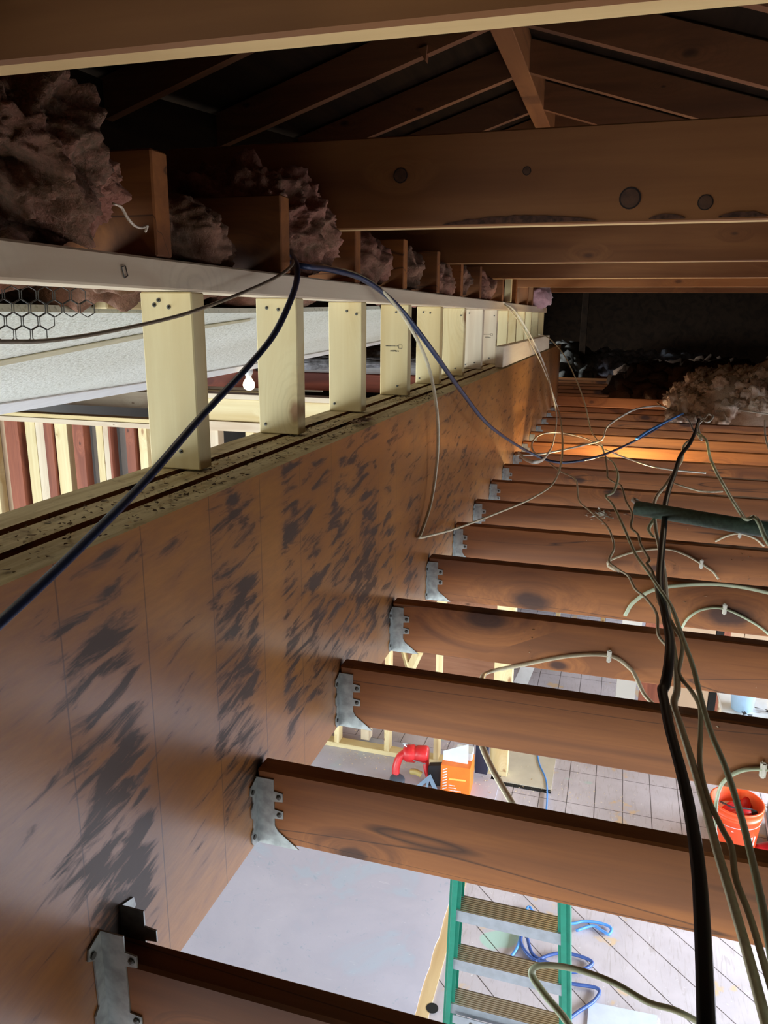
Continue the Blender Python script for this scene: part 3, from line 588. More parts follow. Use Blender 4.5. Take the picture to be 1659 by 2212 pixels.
# near partition: bottom plate + studs
o = lumber('bottom_plate', (-2.3, 5.08, .012), (-.02, 5.17, .05), M['new_x']); tag(o, 'pale new bottom plate of the partition on the floor below', 'plate')
for k, x in enumerate((-1.79, -1.38, -.97, -.58, -.15)):
    o = lumber('partition_stud', (x, 5.08, .051), (x + .038 if k != 4 else x + .13, 5.17, 2.43), M['new_z']); tag(o, 'pale new stud of the partition below the joists, %s from the left' % ORD[k], 'stud', 'partition studs below')
for k, (x, rz) in enumerate(((-1.1, .6), (-.75, -.5))):
    bm = bmesh.new(); p = Vector((x, 5.55, .1)); tube(bm, [(0, 0, 0), (rz, .1, 1.5)], .045, .5, n=4, sm=0); tag(obj('diagonal_brace', bm, M['new_z'], None, p - Vector((0, 0, .08))), 'pale diagonal brace standing behind the lower partition, %s' % ('leaning right' if rz > 0 else 'leaning left'), 'brace', 'diagonal braces below')
# brown board wall beyond with white brace sheet
o = lumber('board_wall', (-2.4, 5.98, 0), (-.16, 6.03, 2.43), wood('brown_board_wall', srgb(168, 120, 92), srgb(128, 84, 62), 'x', .75, .4, None, .5), bev=0); tag(o, 'reddish brown boarded wall seen below the third joist', 'wall')
for k, x in enumerate((.42, .86)):
    o = lumber('partition_stud', (x - .3, 7.5, .0), (x - .26, 7.59, 2.43), M['new_z']); tag(o, 'pale stud beyond the boarded wall, %s from the left' % ORD[k], 'stud')
bm = bmesh.new(); pts = [at(u, v, 'y', 6.5) for u, v in ((1085, 1525), (1120, 1525), (1160, 1430), (1130, 1430))]; extrude_poly(bm, pts, (0, 1, 0), .03); tag(obj('white_brace_board', bm, M['white_paint']), 'slanted white board seen under the third joist', 'board')
# plywood square with slot
bm = bmesh.new(); box(bm, -.13, 5.02, .001, .31, 5.95, .012); tag(obj('plywood_patch', bm, plain('dusty_plywood', srgb(206, 198, 180), .8, 0, .12, 8)), 'square plywood patch dusted with sawdust on the floor below', 'plywood sheet')
bm = bmesh.new(); box(bm, -.05, 4.985, .001, .31, 5.015, .008); tag(obj('floor_slot', bm, M['dark']), 'narrow black slot along the edge of the plywood patch', 'slot')
# far right wall of room below
for k, (ua, ub, m, cn) in enumerate(((1330, 1372, 'plaster', 'pale plastered'), (1380, 1440, 'red_z', 'pinkish brown'), (1440, 1530, 'tan_board', 'tan'), (1532, 1548, 'dark', 'narrow dark'), (1548, 1562, 'red_z', 'narrow red'), (1562, 1590, 'tan_board', 'curved tan cardboard'))):
    xa, xb = at(ua, 1500, 'y', 6.2).x, at(ub, 1500, 'y', 6.2).x
    o = lumber('wall_panel', (xa, 6.2, 0), (xb, 6.25, 2.43), M[m], bev=0); tag(o, '%s wall panel seen in the gap beneath the third joist' % cn, 'wall panel')
o = lumber('wall_panel', (at(1592, 1500, 'y', 6.2).x, 6.2, 0), (4.5, 6.25, 2.43), M['tan_board'], bev=0); tag(o, 'brown boarded wall behind the work table below', 'wall panel')
t = empty('work_table', (1.98, 5.58, 0), 0, 'white topped work table in the room below at the right', 'table')
bm = bmesh.new(); box(bm, -.55, -.35, .60, .7, .4, .63); bevel(bm, .004); obj('table_top', bm, M['white_paint'], t)
for sx in (-.5, .62):
    for sy in (-.3, .32):
        bm = bmesh.new(); box(bm, sx, sy, .0, sx + .04, sy + .04, .599); obj('leg', bm, M['grey_z'], t)
p = at(1592, 1540, 'z', .635)
t = empty('plastic_pail', p + Vector((.04, .08, 0)), 0, 'pale blue plastic pail standing on the work table below', 'pail')
bm = bmesh.new(); lathe(bm, [(.07, 0), (.085, .14), (.09, .142), (.09, .15), (.082, .15), (.07, .01), (.001, .01)], 24); obj('pail_body', bm, plain('pale_blue_plastic', srgb(176, 206, 232), .4), t, smooth=True)
bm = bmesh.new(); 
for k in range(14): chip(bm, (random.uniform(-.12, .16), random.uniform(-.08, .06), 0), .04, 0)
tag(obj('dark_hardware_pile', bm, plain('dark_hardware', srgb(50, 52, 56), .5), None, at(1640, 1541, 'z', .635)), 'pile of dark small hardware beside the pale pail on the table', 'hardware', kind='stuff')

# ---- orange bucket with tools
BK = Vector((1.47, 4.72, 0))
t = empty('bucket', BK, 0, 'orange five gallon bucket full of red tools standing on the floor', 'bucket')
orange = plain('orange_plastic', srgb(240, 84, 36), .4)
bm = bmesh.new(); lathe(bm, [(.13, 0), (.152, .30), (.158, .302), (.158, .315), (.153, .317), (.154, .35), (.160, .352), (.160, .368), (.150, .368), (.128, .02), (.001, .02)], 40); bb_ = obj('bucket_body', bm, orange, t, smooth=True)
bm = bmesh.new()
for z in (.262, .2645): lathe(bm, [(.1492 + (z - .262) * .07 + .0008, z), (.1500 + .0008, z + .0014)], 40)
obj('moulded_rib', bm, M['white_paint'], bb_)
bm = bmesh.new(); tube(bm, [(.165 * math.cos(a), .165 * math.sin(a) * .75 + .02 , .33 - .12 * math.sin(a) * 0 - .17 * math.sin(a)) for a in [math.pi * i / 10 for i in range(11)]], .003, n=6); obj('handle', bm, M['nail'], t)
# printed white outlines on the bucket side (facing the camera)
bm = bmesh.new()
def onb(a, z): r = .1305 + .0733 * z + .0012; return Vector((r * math.sin(a), -r * math.cos(a), z))
def bline(pts, r=.0022): tube(bm, [onb(a, z) for a, z in pts], r, n=4, sm=0)
bline([(-1.05, .25), (-.80, .17), (-.95, .09), (-1.2, .16), (-1.05, .25)]); bline([(-1.0, .21), (-.88, .165), (-.97, .125), (-1.1, .165), (-1.0, .21)])
for a in (.55, .63, .80): bline([(a, .12), (a + .03, .20)], .004)
bline([(.30, .235), (-.25, .235)], .0015)
obj('printed_mark', bm, M['white_paint'], bb_)
red = plain('red_tool_plastic', srgb(206, 40, 44), .38); blk = plain('black_tool_rubber', srgb(34, 34, 38), .6); gry = plain('grey_metal', srgb(150, 156, 160), .4, .6)
for k, (dx, dy, ang, ln, lab) in enumerate(((-.05, .03, .5, .15, 'rear red cordless drill in the orange bucket'), (.05, .05, 1.0, .16, 'right hand red cordless driver in the orange bucket'), (-.01, -.05, -.2, .13, 'front red power tool in the orange bucket'))):
    g = empty('power_tool', BK + Vector((dx, dy, .26 + .02 * k)), ang, lab, 'power tool', 'red power tools')
    bm = bmesh.new(); lathe(bm, [(.02, -.06), (.03, -.05), (.034, .0), (.034, .06), (.026, .07), (.018, .1)], 16, (1, .2, .35)); obj('housing', bm, red, g, smooth=True)
    bm = bmesh.new(); lathe(bm, [(.017, .09), (.02, .1), (.015, .12), (.006, .13)], 16, (1, .2, .35)); obj('chuck', bm, blk, g, smooth=True)
    bm = bmesh.new(); tube(bm, [(-.02, 0, -.01), (-.035, -.01, -.06), (-.04, -.02, -.12)], .019, .8, n=10); obj('grip', bm, blk, g, smooth=True)
bm = bmesh.new()
tube(bm, [(-.08, .0, .33), (-.1, -.05, .37), (-.03, -.09, .37), (.04, -.06, .36), (.09, -.03, .34)], .005, n=6); tag(obj('tool_cord', bm, blk, None, BK), 'black cord looped over the tools in the bucket', 'cord')
# ---- dark toolbox at the right edge
t = empty('toolbox', (1.85, 4.86, 0), -.08, 'dark grey toolbox with a light latch beside the orange bucket', 'toolbox')
bm = bmesh.new(); box(bm, -.14, -.22, 0, .4, .22, .24); bevel(bm, .012, 2); obj('box_body', bm, plain('dark_grey_plastic', srgb(92, 92, 94), .5), t)
bm = bmesh.new()
for i in range(3): box(bm, -.11, -.16 + .12 * i, .241, .1, -.09 + .12 * i, .262)
obj('lid_ridge', bm, blk, t)
bm = bmesh.new(); tube(bm, [(-.15, -.12, .12), (-.175, -.06, .2), (-.175, .05, .22), (-.15, .1, .2)], .007, n=6); obj('latch', bm, plain('pale_latch', srgb(200, 198, 190), .5), t)
bm = bmesh.new(); box(bm, -.10, -.226, .06, -.02, -.2195, .16); box(bm, 0, -.226, .06, .08, -.2195, .16); obj('latch_panel', bm, blk, t)
g = empty('power_tool', at(1655, 1836, 'z', .05), .3, 'red tool on the floor cut by the right side of the picture', 'power tool', 'red power tools')
bm = bmesh.new(); lathe(bm, [(.03, -.08), (.045, -.05), (.048, .05), (.03, .1)], 16, (1, .1, .1)); obj('housing', bm, red, g, smooth=True)
bm = bmesh.new(); tube(bm, [(0, 0, -.01), (.02, -.05, -.03), (.03, -.1, -.035)], .018, n=8); obj('grip', bm, blk, g, smooth=True)

# ---- red nailer on the floor
t = empty('nail_gun', (-.70, 4.80, .012), 0, 'red and black nail gun lying on the painted sheet by the orange box', 'nail gun')
bm = bmesh.new(); lathe(bm, [(.045, -.02), (.062, 0), (.064, .06), (.058, .065), (.058, .08), (.062, .085), (.062, .15), (.05, .165)], 22, (1, .1, .08), (-.03, .05, .20)); obj('cylinder_head', bm, red, t, smooth=True)
bm = bmesh.new(); tube(bm, [(-.02, .04, .22), (-.07, .02, .18), (-.09, -.01, .11), (-.085, -.03, .04)], .036, .8, n=12); obj('grip', bm, red, t, smooth=True)
bm = bmesh.new(); lathe(bm, [(.05, 0), (.056, .01), (.056, .07), (.045, .08)], 18, (.1, -.2, 1), (-.07, -.06, -.01)); obj('base_cap', bm, plain('blue_grey_rubber', srgb(74, 84, 98), .5), t, smooth=True)
bm = bmesh.new(); tube(bm, [(.12, .05, .17), (.13, .03, .11), (.16, .02, .03)], .03, .6, n=8); obj('nose', bm, red, t, smooth=True)
bm = bmesh.new(); extrude_poly(bm, [(.14, .0, .0), (.26, .02, .0), (.25, .02, .17), (.15, .0, .16)], (0, 1, 0), .05); obj('magazine', bm, blk, t)
bm = bmesh.new(); tube(bm, [(.02, .0, .09), (.06, -.01, .10), (.1, -.01, .085)], .022, n=8); obj('yellow_band', bm, plain('blue_yellow_band', srgb(170, 150, 90), .5), t, smooth=True)
bm = bmesh.new(); tube(bm, [(-.03, .04, .26), (-.05, .03, .285), (-.02, .03, .29)], .007, n=6); tube(bm, [(.04, -.01, .19), (.13, -.02, .185)], .004, n=6); obj('hook', bm, gry, t)
# ---- speed square
t = empty('speed_square', (-.53, 4.66, .012), .1, 'blue grey triangular metal speed square leaning in front of the nail gun', 'speed square')
bm = bmesh.new(); A = [Vector(p) for p in ((-.15, -.0, .0), (.13, -.04, .0), (.02, .06, .15))]; c = sum(A, Vector()) / 3
inn = [c + (p - c) * .62 for p in A]; nrm = (A[1] - A[0]).cross(A[2] - A[0]).normalized()
for i in range(3): extrude_poly(bm, [A[i], A[(i + 1) % 3], inn[(i + 1) % 3], inn[i]], nrm, .004)
a2 = [c + (p - c) * .40 for p in A]; a3 = [c + (p - c) * .30 for p in A]
extrude_poly(bm, [A[2], A[2] + (A[0] - A[2]) * .1, (A[0] + A[1]) / 2 + Vector((-.01, 0, 0)), (A[0] + A[1]) / 2 + Vector((.01, 0, 0))], nrm, .004)
obj('square_blade', bm, plain('blue_grey_metal', srgb(112, 130, 152), .4, .4), t)
bm = bmesh.new(); tube(bm, [A[0], A[1]], .008, n=4, sm=0); obj('fence', bm, plain('blue_grey_metal_b', srgb(90, 108, 130), .4, .4), t)
# ---- orange carton
t = empty('fastener_box', (-.345, 4.84, .012), .04, 'orange carton with white stripes and printed lines under a white sheet', 'box')
bx0, bx1, byy = -.105, .105, -.1
bm = bmesh.new(); box(bm, bx0, byy, 0, bx1, .1, .23); bevel(bm, .003); ca_ = obj('carton', bm, plain('orange_card', srgb(240, 122, 34), .55), t)
bm = bmesh.new(); yf = byy - .0012
for i in range(8): extrude_poly(bm, [(bx0 + .015, yf, .035 + i * .022), (bx0 + .045, yf, .05 + i * .022), (bx0 + .045, yf, .058 + i * .022), (bx0 + .015, yf, .043 + i * .022)], (0, 1, 0), .001)
for z, l in ((.075, .04), (.055, .05), (.035, .09)):
    x = bx0 + .06
    while x < bx0 + .06 + l: box(bm, x, yf, z, x + .007, yf + .001, z + .006); x += .009
obj('printed_stripes', bm, M['white_paint'], ca_)
bm = bmesh.new(); extrude_poly(bm, [(bx0 + .06, yf, .12), (bx1 - .03, yf, .125), (bx1 - .03, yf, .138), (bx0 + .06, yf, .133)], (0, 1, 0), .001); obj('printed_nail', bm, plain('gold_print', srgb(236, 196, 96), .5), ca_)
bm = bmesh.new(); box(bm, -.02, .0, .231, .1, .098, .29); obj('open_flap', bm, M['white_paint'], t)['label'] = 'white inner carton rising above the orange one'
bm = bmesh.new(); P = [at(u, v, 'y', 4.80) for u, v in ((958, 1622), (1012, 1608), (1011, 1650), (955, 1668))]; c0 = P[3]
extrude_poly(bm, [p - c0 for p in P], (0, 1, 0), .0015); tag(obj('paper_sheet', bm, plain('white_paper', srgb(214, 224, 236), .7), None, c0), 'white blank sheet propped on the orange carton', 'paper')
bm = bmesh.new(); p = at(1040, 1640, 'y', 5.0); box(bm, -.045, 0, -.12, .045, .06, .1); tag(obj('blue_rope_bundle', bm, plain('navy_bundle', srgb(34, 44, 70), .7), None, p), 'dark navy bundle hanging on the partition behind the carton', 'bundle')
# ---- hoses / cords on the floor
def cable(name, pts, r, mat, label, cat='cable', flat=1.0, group=None, n=8, sm=8, parts=None, hint=None):
    P = [at(*p) for p in pts]; b = P[0].copy(); bm = bmesh.new(); tube(bm, [p - b for p in P], r, flat, n, sm, hint=hint)
    return tag(obj(name, bm, M[mat] if isinstance(mat, str) else mat, None, b, True), label, cat, group)
blue = plain('blue_hose_rubber', srgb(84, 148, 226), .4); dblue = plain('dark_blue_hose', srgb(58, 86, 150), .4)
cable('air_hose', [(u, v, 'z', .014) for u, v in ((1160, 1620), (1165, 1650), (1178, 1680), (1182, 1710), (1180, 1750), (1175, 1790))], .006, blue, 'thin blue hose running across the plywood patch below', 'hose')
cable('air_hose', [(u, v, 'z', .016) for u, v in ((1245, 2010), (1280, 2000), (1300, 2010), (1315, 2018), (1320, 2005), (1300, 1995), (1262, 1990), (1230, 1995), (1165, 1985), (1140, 1960), (1120, 2040), (1090, 2080), (1060, 2100))], .008, blue, 'bright blue hose looping past the right rail of the ladder', 'hose')
cable('air_hose', [(u, v, 'z', .018) for u, v in ((1120, 2105), (1160, 2075), (1200, 2060), (1240, 2062), (1280, 2080), (1240, 2100), (1200, 2085), (1150, 2070), (1125, 2035), (1135, 2010), (1150, 2060), (1190, 2085), (1220, 2120), (1290, 2135), (1285, 2160), (1250, 2185), (1230, 2200))], .009, dblue, 'tangled darker blue hose coil under the ladder steps', 'hose')
bm = bmesh.new(); q = [at(u, v, 'z', .003) for u, v in ((1272, 2165), (1420, 2195), (1410, 2300), (1262, 2290))]; extrude_poly(bm, [p - q[0] for p in q], (0, 0, 1), .005); tag(obj('foam_board', bm, plain('white_board', srgb(206, 214, 226), .5), None, q[0]), 'white flat panel lying on the floor at the bottom', 'panel')
# ---- green ladder
LD = empty('step_ladder', (.30, 2.78, 0), 0, 'green fibreglass step ladder with ribbed aluminium steps standing below the joists', 'ladder')
green = plain('green_fibreglass', srgb(22, 128, 104), .42, 0, .12, 40); alu = None
s = NT('ribbed_aluminium', .38, .7); src, mp = s.coords(rnd=False); wv = s.n('ShaderNodeTexWave', wave_type='BANDS', bands_direction='Y'); s.l(mp[0], 0, wv, 'Vector'); wv.inputs['Scale'].default_value = 30
s.col(s.mix(s.ramp((wv, 0), [(.2, 0.0), (.8, 1.0)]), srgb(214, 212, 204), srgb(132, 122, 104))); s.bump((wv, 0), .5, .003); alu = s.m
alp = plain('plain_aluminium', srgb(176, 182, 190), .4, .55, .15, 30)
LEAN = -.235
def railx(z): return .262 - .055 * z      # half width at height z
def lpt(x, z, dy=0): return Vector((x, LEAN * z + dy, z))
for sg in (-1, 1):
    bm = bmesh.new(); zt = 1.50
    for (off, dy, w_, d_) in ((0.012, 0, .006, .075), (-.008, -.036, .045, .005), (-.008, .036, .045, .005)):
        a, b = Vector((sg * (railx(0) + .014 + off), dy, 0)), Vector((sg * (railx(zt) + .014 + off), LEAN * zt + dy, zt))
        v = []
        for p in (a, b):
            for (ex_, ey_) in ((-1, -1), (1, -1), (1, 1), (-1, 1)): v.append(bm.verts.new(p + Vector((ex_ * w_ / 2, ey_ * d_ / 2, 0))))
        for q in ((0, 3, 2, 1), (4, 5, 6, 7), (0, 1, 5, 4), (1, 2, 6, 5), (2, 3, 7, 6), (3, 0, 4, 7)): bm.faces.new([v[i] for i in q])
    obj('side_rail', bm, green, LD)
for k in range(1, 5):
    z = .19 + .30 * (k - 1) + 0; hw = railx(z) + .006
    bm = bmesh.new(); box(bm, -hw, -.045, -.004, hw, .04, 0); box(bm, -hw, -.047, -.05, hw, -.045, 0); bm.normal_update(); box(bm, -hw, .038, -.025, hw, .04, 0)
    for f in bm.faces:
        if abs(f.normal.y) > .5: f.material_index = 1
    obj('step', bm, [alu, alp], LD, lpt(0, z))
bm = bmesh.new(); box(bm, -railx(1.5) - .03, -.08, 0, railx(1.5) + .03, .08, .05); bevel(bm, .01, 2); obj('top_cap', bm, green, LD, lpt(0, 1.50))
for sg in (-1, 1):
    bm = bmesh.new(); a, b = Vector((sg * (railx(0) + .006), -.062, 0)), Vector((sg * (railx(1.5) + .006), LEAN * 1.5 - .062, 1.5)); tube(bm, [a, b], .014, 1.0, n=4, sm=0); obj('rear_rail', bm, green, LD)
for zz in (.44,):
    bm = bmesh.new(); hw = railx(zz) - .02; box(bm, -hw, -.086, -.02, hw, -.082, .022); obj('rear_strut', bm, alp, LD, lpt(0, zz))
    for x in (-.14, .12):
        bm = bmesh.new(); lathe(bm, [(.008, 0), (.006, .003)], 10, (0, -1, 0), (x, -.087, 0)); obj('rivet', bm, M['nail'], LD, lpt(0, zz))
bm = bmesh.new(); tube(bm, [lpt(-.2, .28, -.07), lpt(-.13, .43, -.075)], .011, .3, n=4, sm=0); obj('corner_brace', bm, alp, LD)

# ================================================================== CABLES IN THE ATTIC
ZW = 2.600
# dark blue cable, left part
cable('dark_cable', [(-60, 1400, 'd', .60), (0, 1345, 'd', .62), (110, 1243, 'd', .68), (210, 1145, 'd', .75), (320, 1032, 'd', .86), (430, 905, 'd', 1.0), (530, 798, 'd', 1.15), (590, 725, 'd', 1.25), (625, 655, 'd', 1.35), (641, 605, 'd', 1.43), (640, 570, 'd', 1.48), (628, 548, 'd', 1.56), (615, 535, 'd', 1.66)], .0058, 'blue_cable', 'thick dark blue cable sweeping down across the lower left beam face', flat=.6)
cable('dark_cable', [(600, 560, 'd', 1.75), (650, 574, 'x', -.10), (720, 584, 'x', -.088), (790, 607, 'x', -.06), (860, 663, 'x', -.03), (930, 752, 'x', .02), (1000, 850, 'x', .05), (1060, 922, 'x', .09), (1140, 975, 'x', .16), (1200, 998, 'x', .28), (1265, 993, 'z', 2.64), (1330, 972, 'z', 2.62), (1400, 937, 'z', ZW), (1440, 912, 'z', ZW), (1475, 893, 'z', ZW + .02)], .0088, 'blue_cable', 'dark blue cable drooping from the plate over the beam to the joists', flat=.7)
cable('blue_conductor', [(1375, 948, 'z', 2.625), (1400, 931, 'z', 2.63), (1430, 915, 'z', 2.63), (1475, 893, 'z', 2.63)], .009, blue, 'short bright blue wrapped length on the dark cable at the right', flat=.7)
cable('grey_cable', [(-60, 741, 'd', .74), (0, 738, 'd', .78), (110, 735, 'd', .84), (250, 713, 'd', .94), (400, 678, 'd', 1.08), (520, 634, 'd', 1.22), (600, 597, 'd', 1.35), (632, 570, 'd', 1.46), (630, 548, 'd', 1.58)], .0033, 'nm_grey', 'thin grey brown cable crossing in front of the first post', flat=.7)
cable('white_cable', [(690, 573, 'x', -.11), (770, 592, 'x', -.085), (830, 632, 'x', -.04), (885, 705, 'x', .0), (925, 790, 'x', .02), (944, 890, 'x', .035), (945, 980, 'x', .03), (932, 1080, 'x', .02), (910, 1150, 'x', .012), (905, 1161, 'x', .012), (925, 1158, 'x', .016), (990, 1140, 'z', 2.63), (1080, 1106, 'z', 2.61), (1155, 1073, 'z', 2.612), (1200, 1035, 'z', 2.62), (1215, 965, 'z', 2.66), (1207, 890, 'x', .12), (1175, 800, 'x', .06), (1130, 710, 'x', -.02), (1100, 668, 'x', -.06), (1080, 650, 'x', -.11)], .0062, 'nm_beige', 'long beige cable looping down in front of the beam and back up', flat=.6)
cable('white_cable', [(1085, 652, 'x', -.09), (1112, 672, 'x', -.06), (1140, 715, 'x', -.02), (1172, 780, 'x', .03), (1190, 840, 'x', .1), (1202, 900, 'x', .15), (1195, 955, 'x', .2), (1180, 985, 'x', .25), (1160, 998, 'x', .25), (1135, 992, 'x', .2), (1120, 978, 'x', .15)], .0075, 'nm_white', 'pale cable falling from the far plate to the joist bundle', flat=.6)
cable('white_cable', [(1163, 722, 'd', 5.32), (1185, 730, 'd', 5.3), (1215, 762, 'd', 5.2), (1240, 810, 'd', 5.0), (1262, 868, 'd', 4.75), (1275, 925, 'd', 4.5), (1286, 945, 'd', 4.42), (1300, 962, 'z', 2.612)], .006, 'nm_beige', 'thin cable arching from the white block down to the joists', flat=.6)
cable('white_cable', [(1113, 983, 'z', 2.66), (1160, 982, 'z', 2.66), (1215, 972, 'z', 2.65), (1290, 954, 'z', 2.64), (1303, 945, 'z', 2.66), (1312, 922, 'z', 2.68), (1345, 898, 'z', 2.66), (1380, 882, 'z', 2.64), (1425, 877, 'z', 2.64), (1450, 888, 'z', 2.62), (1458, 898, 'z', ZW)], .0085, 'nm_white', 'bright white cable zigzagging over the far joists', flat=.6)
cable('white_cable', [(1300, 965, 'z', ZW), (1262, 946, 'z', ZW + .02), (1210, 935, 'z', ZW + .03), (1170, 938, 'z', ZW + .04), (1150, 955, 'z', ZW + .05), (1152, 975, 'z', ZW + .04), (1175, 990, 'z', ZW + .03), (1200, 998, 'z', ZW + .03)], .006, 'nm_white', 'loose loop of pale cable by the far hangers', flat=.6)
cable('white_cable', [(1308, 972, 'z', ZW), (1360, 992, 'z', ZW), (1430, 1012, 'z', ZW), (1525, 1022, 'z', ZW)], .007, 'nm_white', 'straight pale cable lying over the joists to the right', flat=.6)
cable('thin_wire', [(1187, 1000, 'z', 2.64), (1210, 1018, 'z', 2.62), (1243, 1036, 'z', ZW), (1250, 1080, 'z', ZW), (1270, 1100, 'z', ZW), (1308, 1133, 'z', ZW), (1322, 1160, 'z', ZW), (1326, 1185, 'z', ZW), (1316, 1212, 'z', ZW), (1336, 1230, 'z', ZW), (1358, 1245, 'z', ZW), (1372, 1272, 'z', ZW), (1395, 1292, 'z', ZW), (1418, 1325, 'z', ZW), (1422, 1370, 'z', ZW), (1440, 1395, 'z', ZW)], .0042, 'nm_beige', 'crinkled thin wire left of the cable bundle', flat=.8)
cable('joist_cable', [(1300, 962, 'z', ZW), (1308, 985, 'z', ZW), (1325, 1000, 'z', ZW), (1335, 1028, 'z', ZW), (1325, 1062, 'z', ZW + .01), (1309, 1072, 'z', ZW + .02), (1325, 1092, 'z', ZW + .02), (1350, 1145, 'z', ZW + .02), (1372, 1195, 'z', ZW + .02), (1400, 1235, 'z', ZW + .02), (1425, 1272, 'z', ZW + .03), (1450, 1310, 'z', ZW + .03), (1472, 1370, 'z', ZW + .03), (1497, 1440, 'z', ZW + .03), (1512, 1500, 'z', ZW + .02), (1535, 1580, 'z', ZW + .02), (1568, 1660, 'z', ZW + .02), (1600, 1760, 'z', ZW + .02), (1630, 1880, 'z', ZW + .02), (1659, 2020, 'z', ZW + .02), (1690, 2200, 'z', ZW + .02)], .0062, 'nm_green', 'greenish white cable winding down the joists right of the black one', flat=.55)
cable('thin_wire', [(1308, 985, 'z', ZW + .01), (1312, 1020, 'z', ZW + .01), (1313, 1032, 'z', ZW + .01), (1330, 1044, 'z', ZW), (1342, 1050, 'z', ZW), (1352, 1082, 'z', ZW), (1366, 1110, 'z', ZW), (1363, 1138, 'z', ZW), (1378, 1155, 'z', ZW), (1385, 1178, 'z', ZW), (1402, 1208, 'z', ZW), (1398, 1218, 'z', ZW), (1410, 1238, 'z', ZW), (1424, 1300, 'z', ZW + .01), (1437, 1320, 'z', ZW + .02), (1455, 1352, 'z', ZW), (1473, 1385, 'z', ZW), (1472, 1420, 'z', ZW), (1466, 1450, 'z', ZW), (1475, 1470, 'z', ZW), (1495, 1495, 'z', ZW), (1512, 1530, 'z', ZW), (1513, 1590, 'z', ZW), (1512, 1650, 'z', ZW), (1528, 1720, 'z', ZW), (1560, 1790, 'z', ZW), (1580, 1830, 'z', ZW), (1590, 1900, 'z', ZW), (1620, 1980, 'z', ZW), (1659, 2110, 'z', ZW), (1680, 2180, 'z', ZW)], .0048, 'nm_brown', 'crinkled brown wire in the middle of the cable bundle', flat=.8)
cable('black_cable', [(1510, 905, 'z', ZW + .03), (1503, 930, 'z', ZW + .02), (1490, 958, 'z', ZW + .02), (1470, 985, 'z', ZW + .02), (1458, 1020, 'z', ZW + .02), (1447, 1050, 'z', ZW + .02), (1437, 1090, 'z', ZW + .02), (1435, 1130, 'z', ZW + .02), (1428, 1200, 'z', ZW + .02), (1425, 1260, 'z', ZW + .02), (1435, 1320, 'z', ZW + .02), (1446, 1380, 'z', ZW + .02), (1445, 1430, 'z', ZW + .02), (1437, 1478, 'z', ZW + .01), (1431, 1492, 'z', ZW + .01), (1436, 1520, 'z', ZW + .01), (1448, 1580, 'z', ZW + .01), (1475, 1680, 'z', ZW + .01), (1497, 1790, 'z', ZW + .01), (1511, 1900, 'z', ZW + .01), (1520, 2050, 'z', ZW + .01), (1526, 2200, 'z', ZW + .01), (1532, 2400, 'z', ZW)], .0108, 'blk_cable', 'thick black cable running lengthwise over the joists', flat=.5)
cable('joist_cable', [(1508, 925, 'z', ZW), (1497, 945, 'z', ZW), (1478, 962, 'z', ZW), (1472, 995, 'z', ZW), (1456, 1018, 'z', ZW), (1440, 1045, 'z', ZW), (1420, 1070, 'z', ZW), (1413, 1092, 'z', ZW), (1416, 1140, 'z', ZW), (1424, 1180, 'z', ZW), (1434, 1230, 'z', ZW - .005), (1440, 1300, 'z', ZW - .005), (1450, 1370, 'z', ZW), (1460, 1440, 'z', ZW), (1463, 1490, 'z', ZW), (1456, 1520, 'z', ZW), (1468, 1560, 'z', ZW), (1490, 1630, 'z', ZW), (1520, 1730, 'z', ZW), (1550, 1840, 'z', ZW), (1580, 1940, 'z', ZW), (1612, 2050, 'z', ZW), (1650, 2190, 'z', ZW), (1680, 2300, 'z', ZW)], .0075, 'nm_beige', 'thick beige cable running just right of the black one', flat=.5)
cable('joist_cable', [(1415, 1118, 'z', ZW + .005), (1402, 1140, 'z', ZW - .01), (1405, 1152, 'z', ZW - .02), (1412, 1160, 'z', ZW - .02)], .0065, 'nm_green', 'short green white cable loop near the left end of the pipe', flat=.5)
cable('joist_cable', [(1508, 935, 'z', ZW + .03), (1525, 950, 'z', ZW + .02), (1533, 985, 'z', ZW + .02), (1545, 1015, 'z', ZW + .02), (1560, 1042, 'z', ZW + .02), (1582, 1080, 'z', ZW + .02), (1600, 1108, 'z', ZW + .04), (1612, 1122, 'z', ZW + .075), (1628, 1116, 'z', ZW + .078), (1640, 1130, 'z', ZW + .072), (1655, 1165, 'z', ZW + .03), (1680, 1200, 'z', ZW)], .0085, 'nm_green', 'grey green cable going down right and over the dark pipe', flat=.7)
cable('white_cable', [(1458, 896, 'z', ZW), (1485, 905, 'z', ZW), (1498, 930, 'z', ZW), (1506, 938, 'z', ZW), (1515, 950, 'z', ZW + .01), (1508, 920, 'z', ZW + .04), (1520, 906, 'z', ZW + .04)], .008, 'nm_white', 'knotted pale cable where the bundle meets the insulation', flat=.6)
cable('white_cable', [(1545, 888, 'z', ZW + .05), (1590, 886, 'z', ZW + .06), (1640, 892, 'z', ZW + .06), (1700, 900, 'z', ZW + .05)], .009, 'nm_white', 'pair of pale cables leaving to the right at the foot of the insulation', flat=.6)
cable('white_cable', [(1652, 905, 'z', ZW), (1653, 940, 'z', ZW), (1659, 965, 'z', ZW), (1670, 990, 'z', ZW)], .006, 'nm_white', 'thin pale wire at the right picture edge below the insulation', flat=.8)
cable('white_cable', [(1457, 1044, 'z', ZW), (1480, 1052, 'z', ZW), (1520, 1062, 'z', ZW - .01), (1560, 1062, 'z', ZW - .03)], .005, 'nm_beige', 'thin pale cable between joists above the pipe', flat=.8)
cable('thin_wire', [(1400, 838, 'z', 2.6), (1395, 850, 'z', 2.6), (1420, 870, 'z', 2.6), (1450, 890, 'z', 2.6)], .008, 'nm_brown', 'dark thin wire crossing the far red joists', flat=.8)
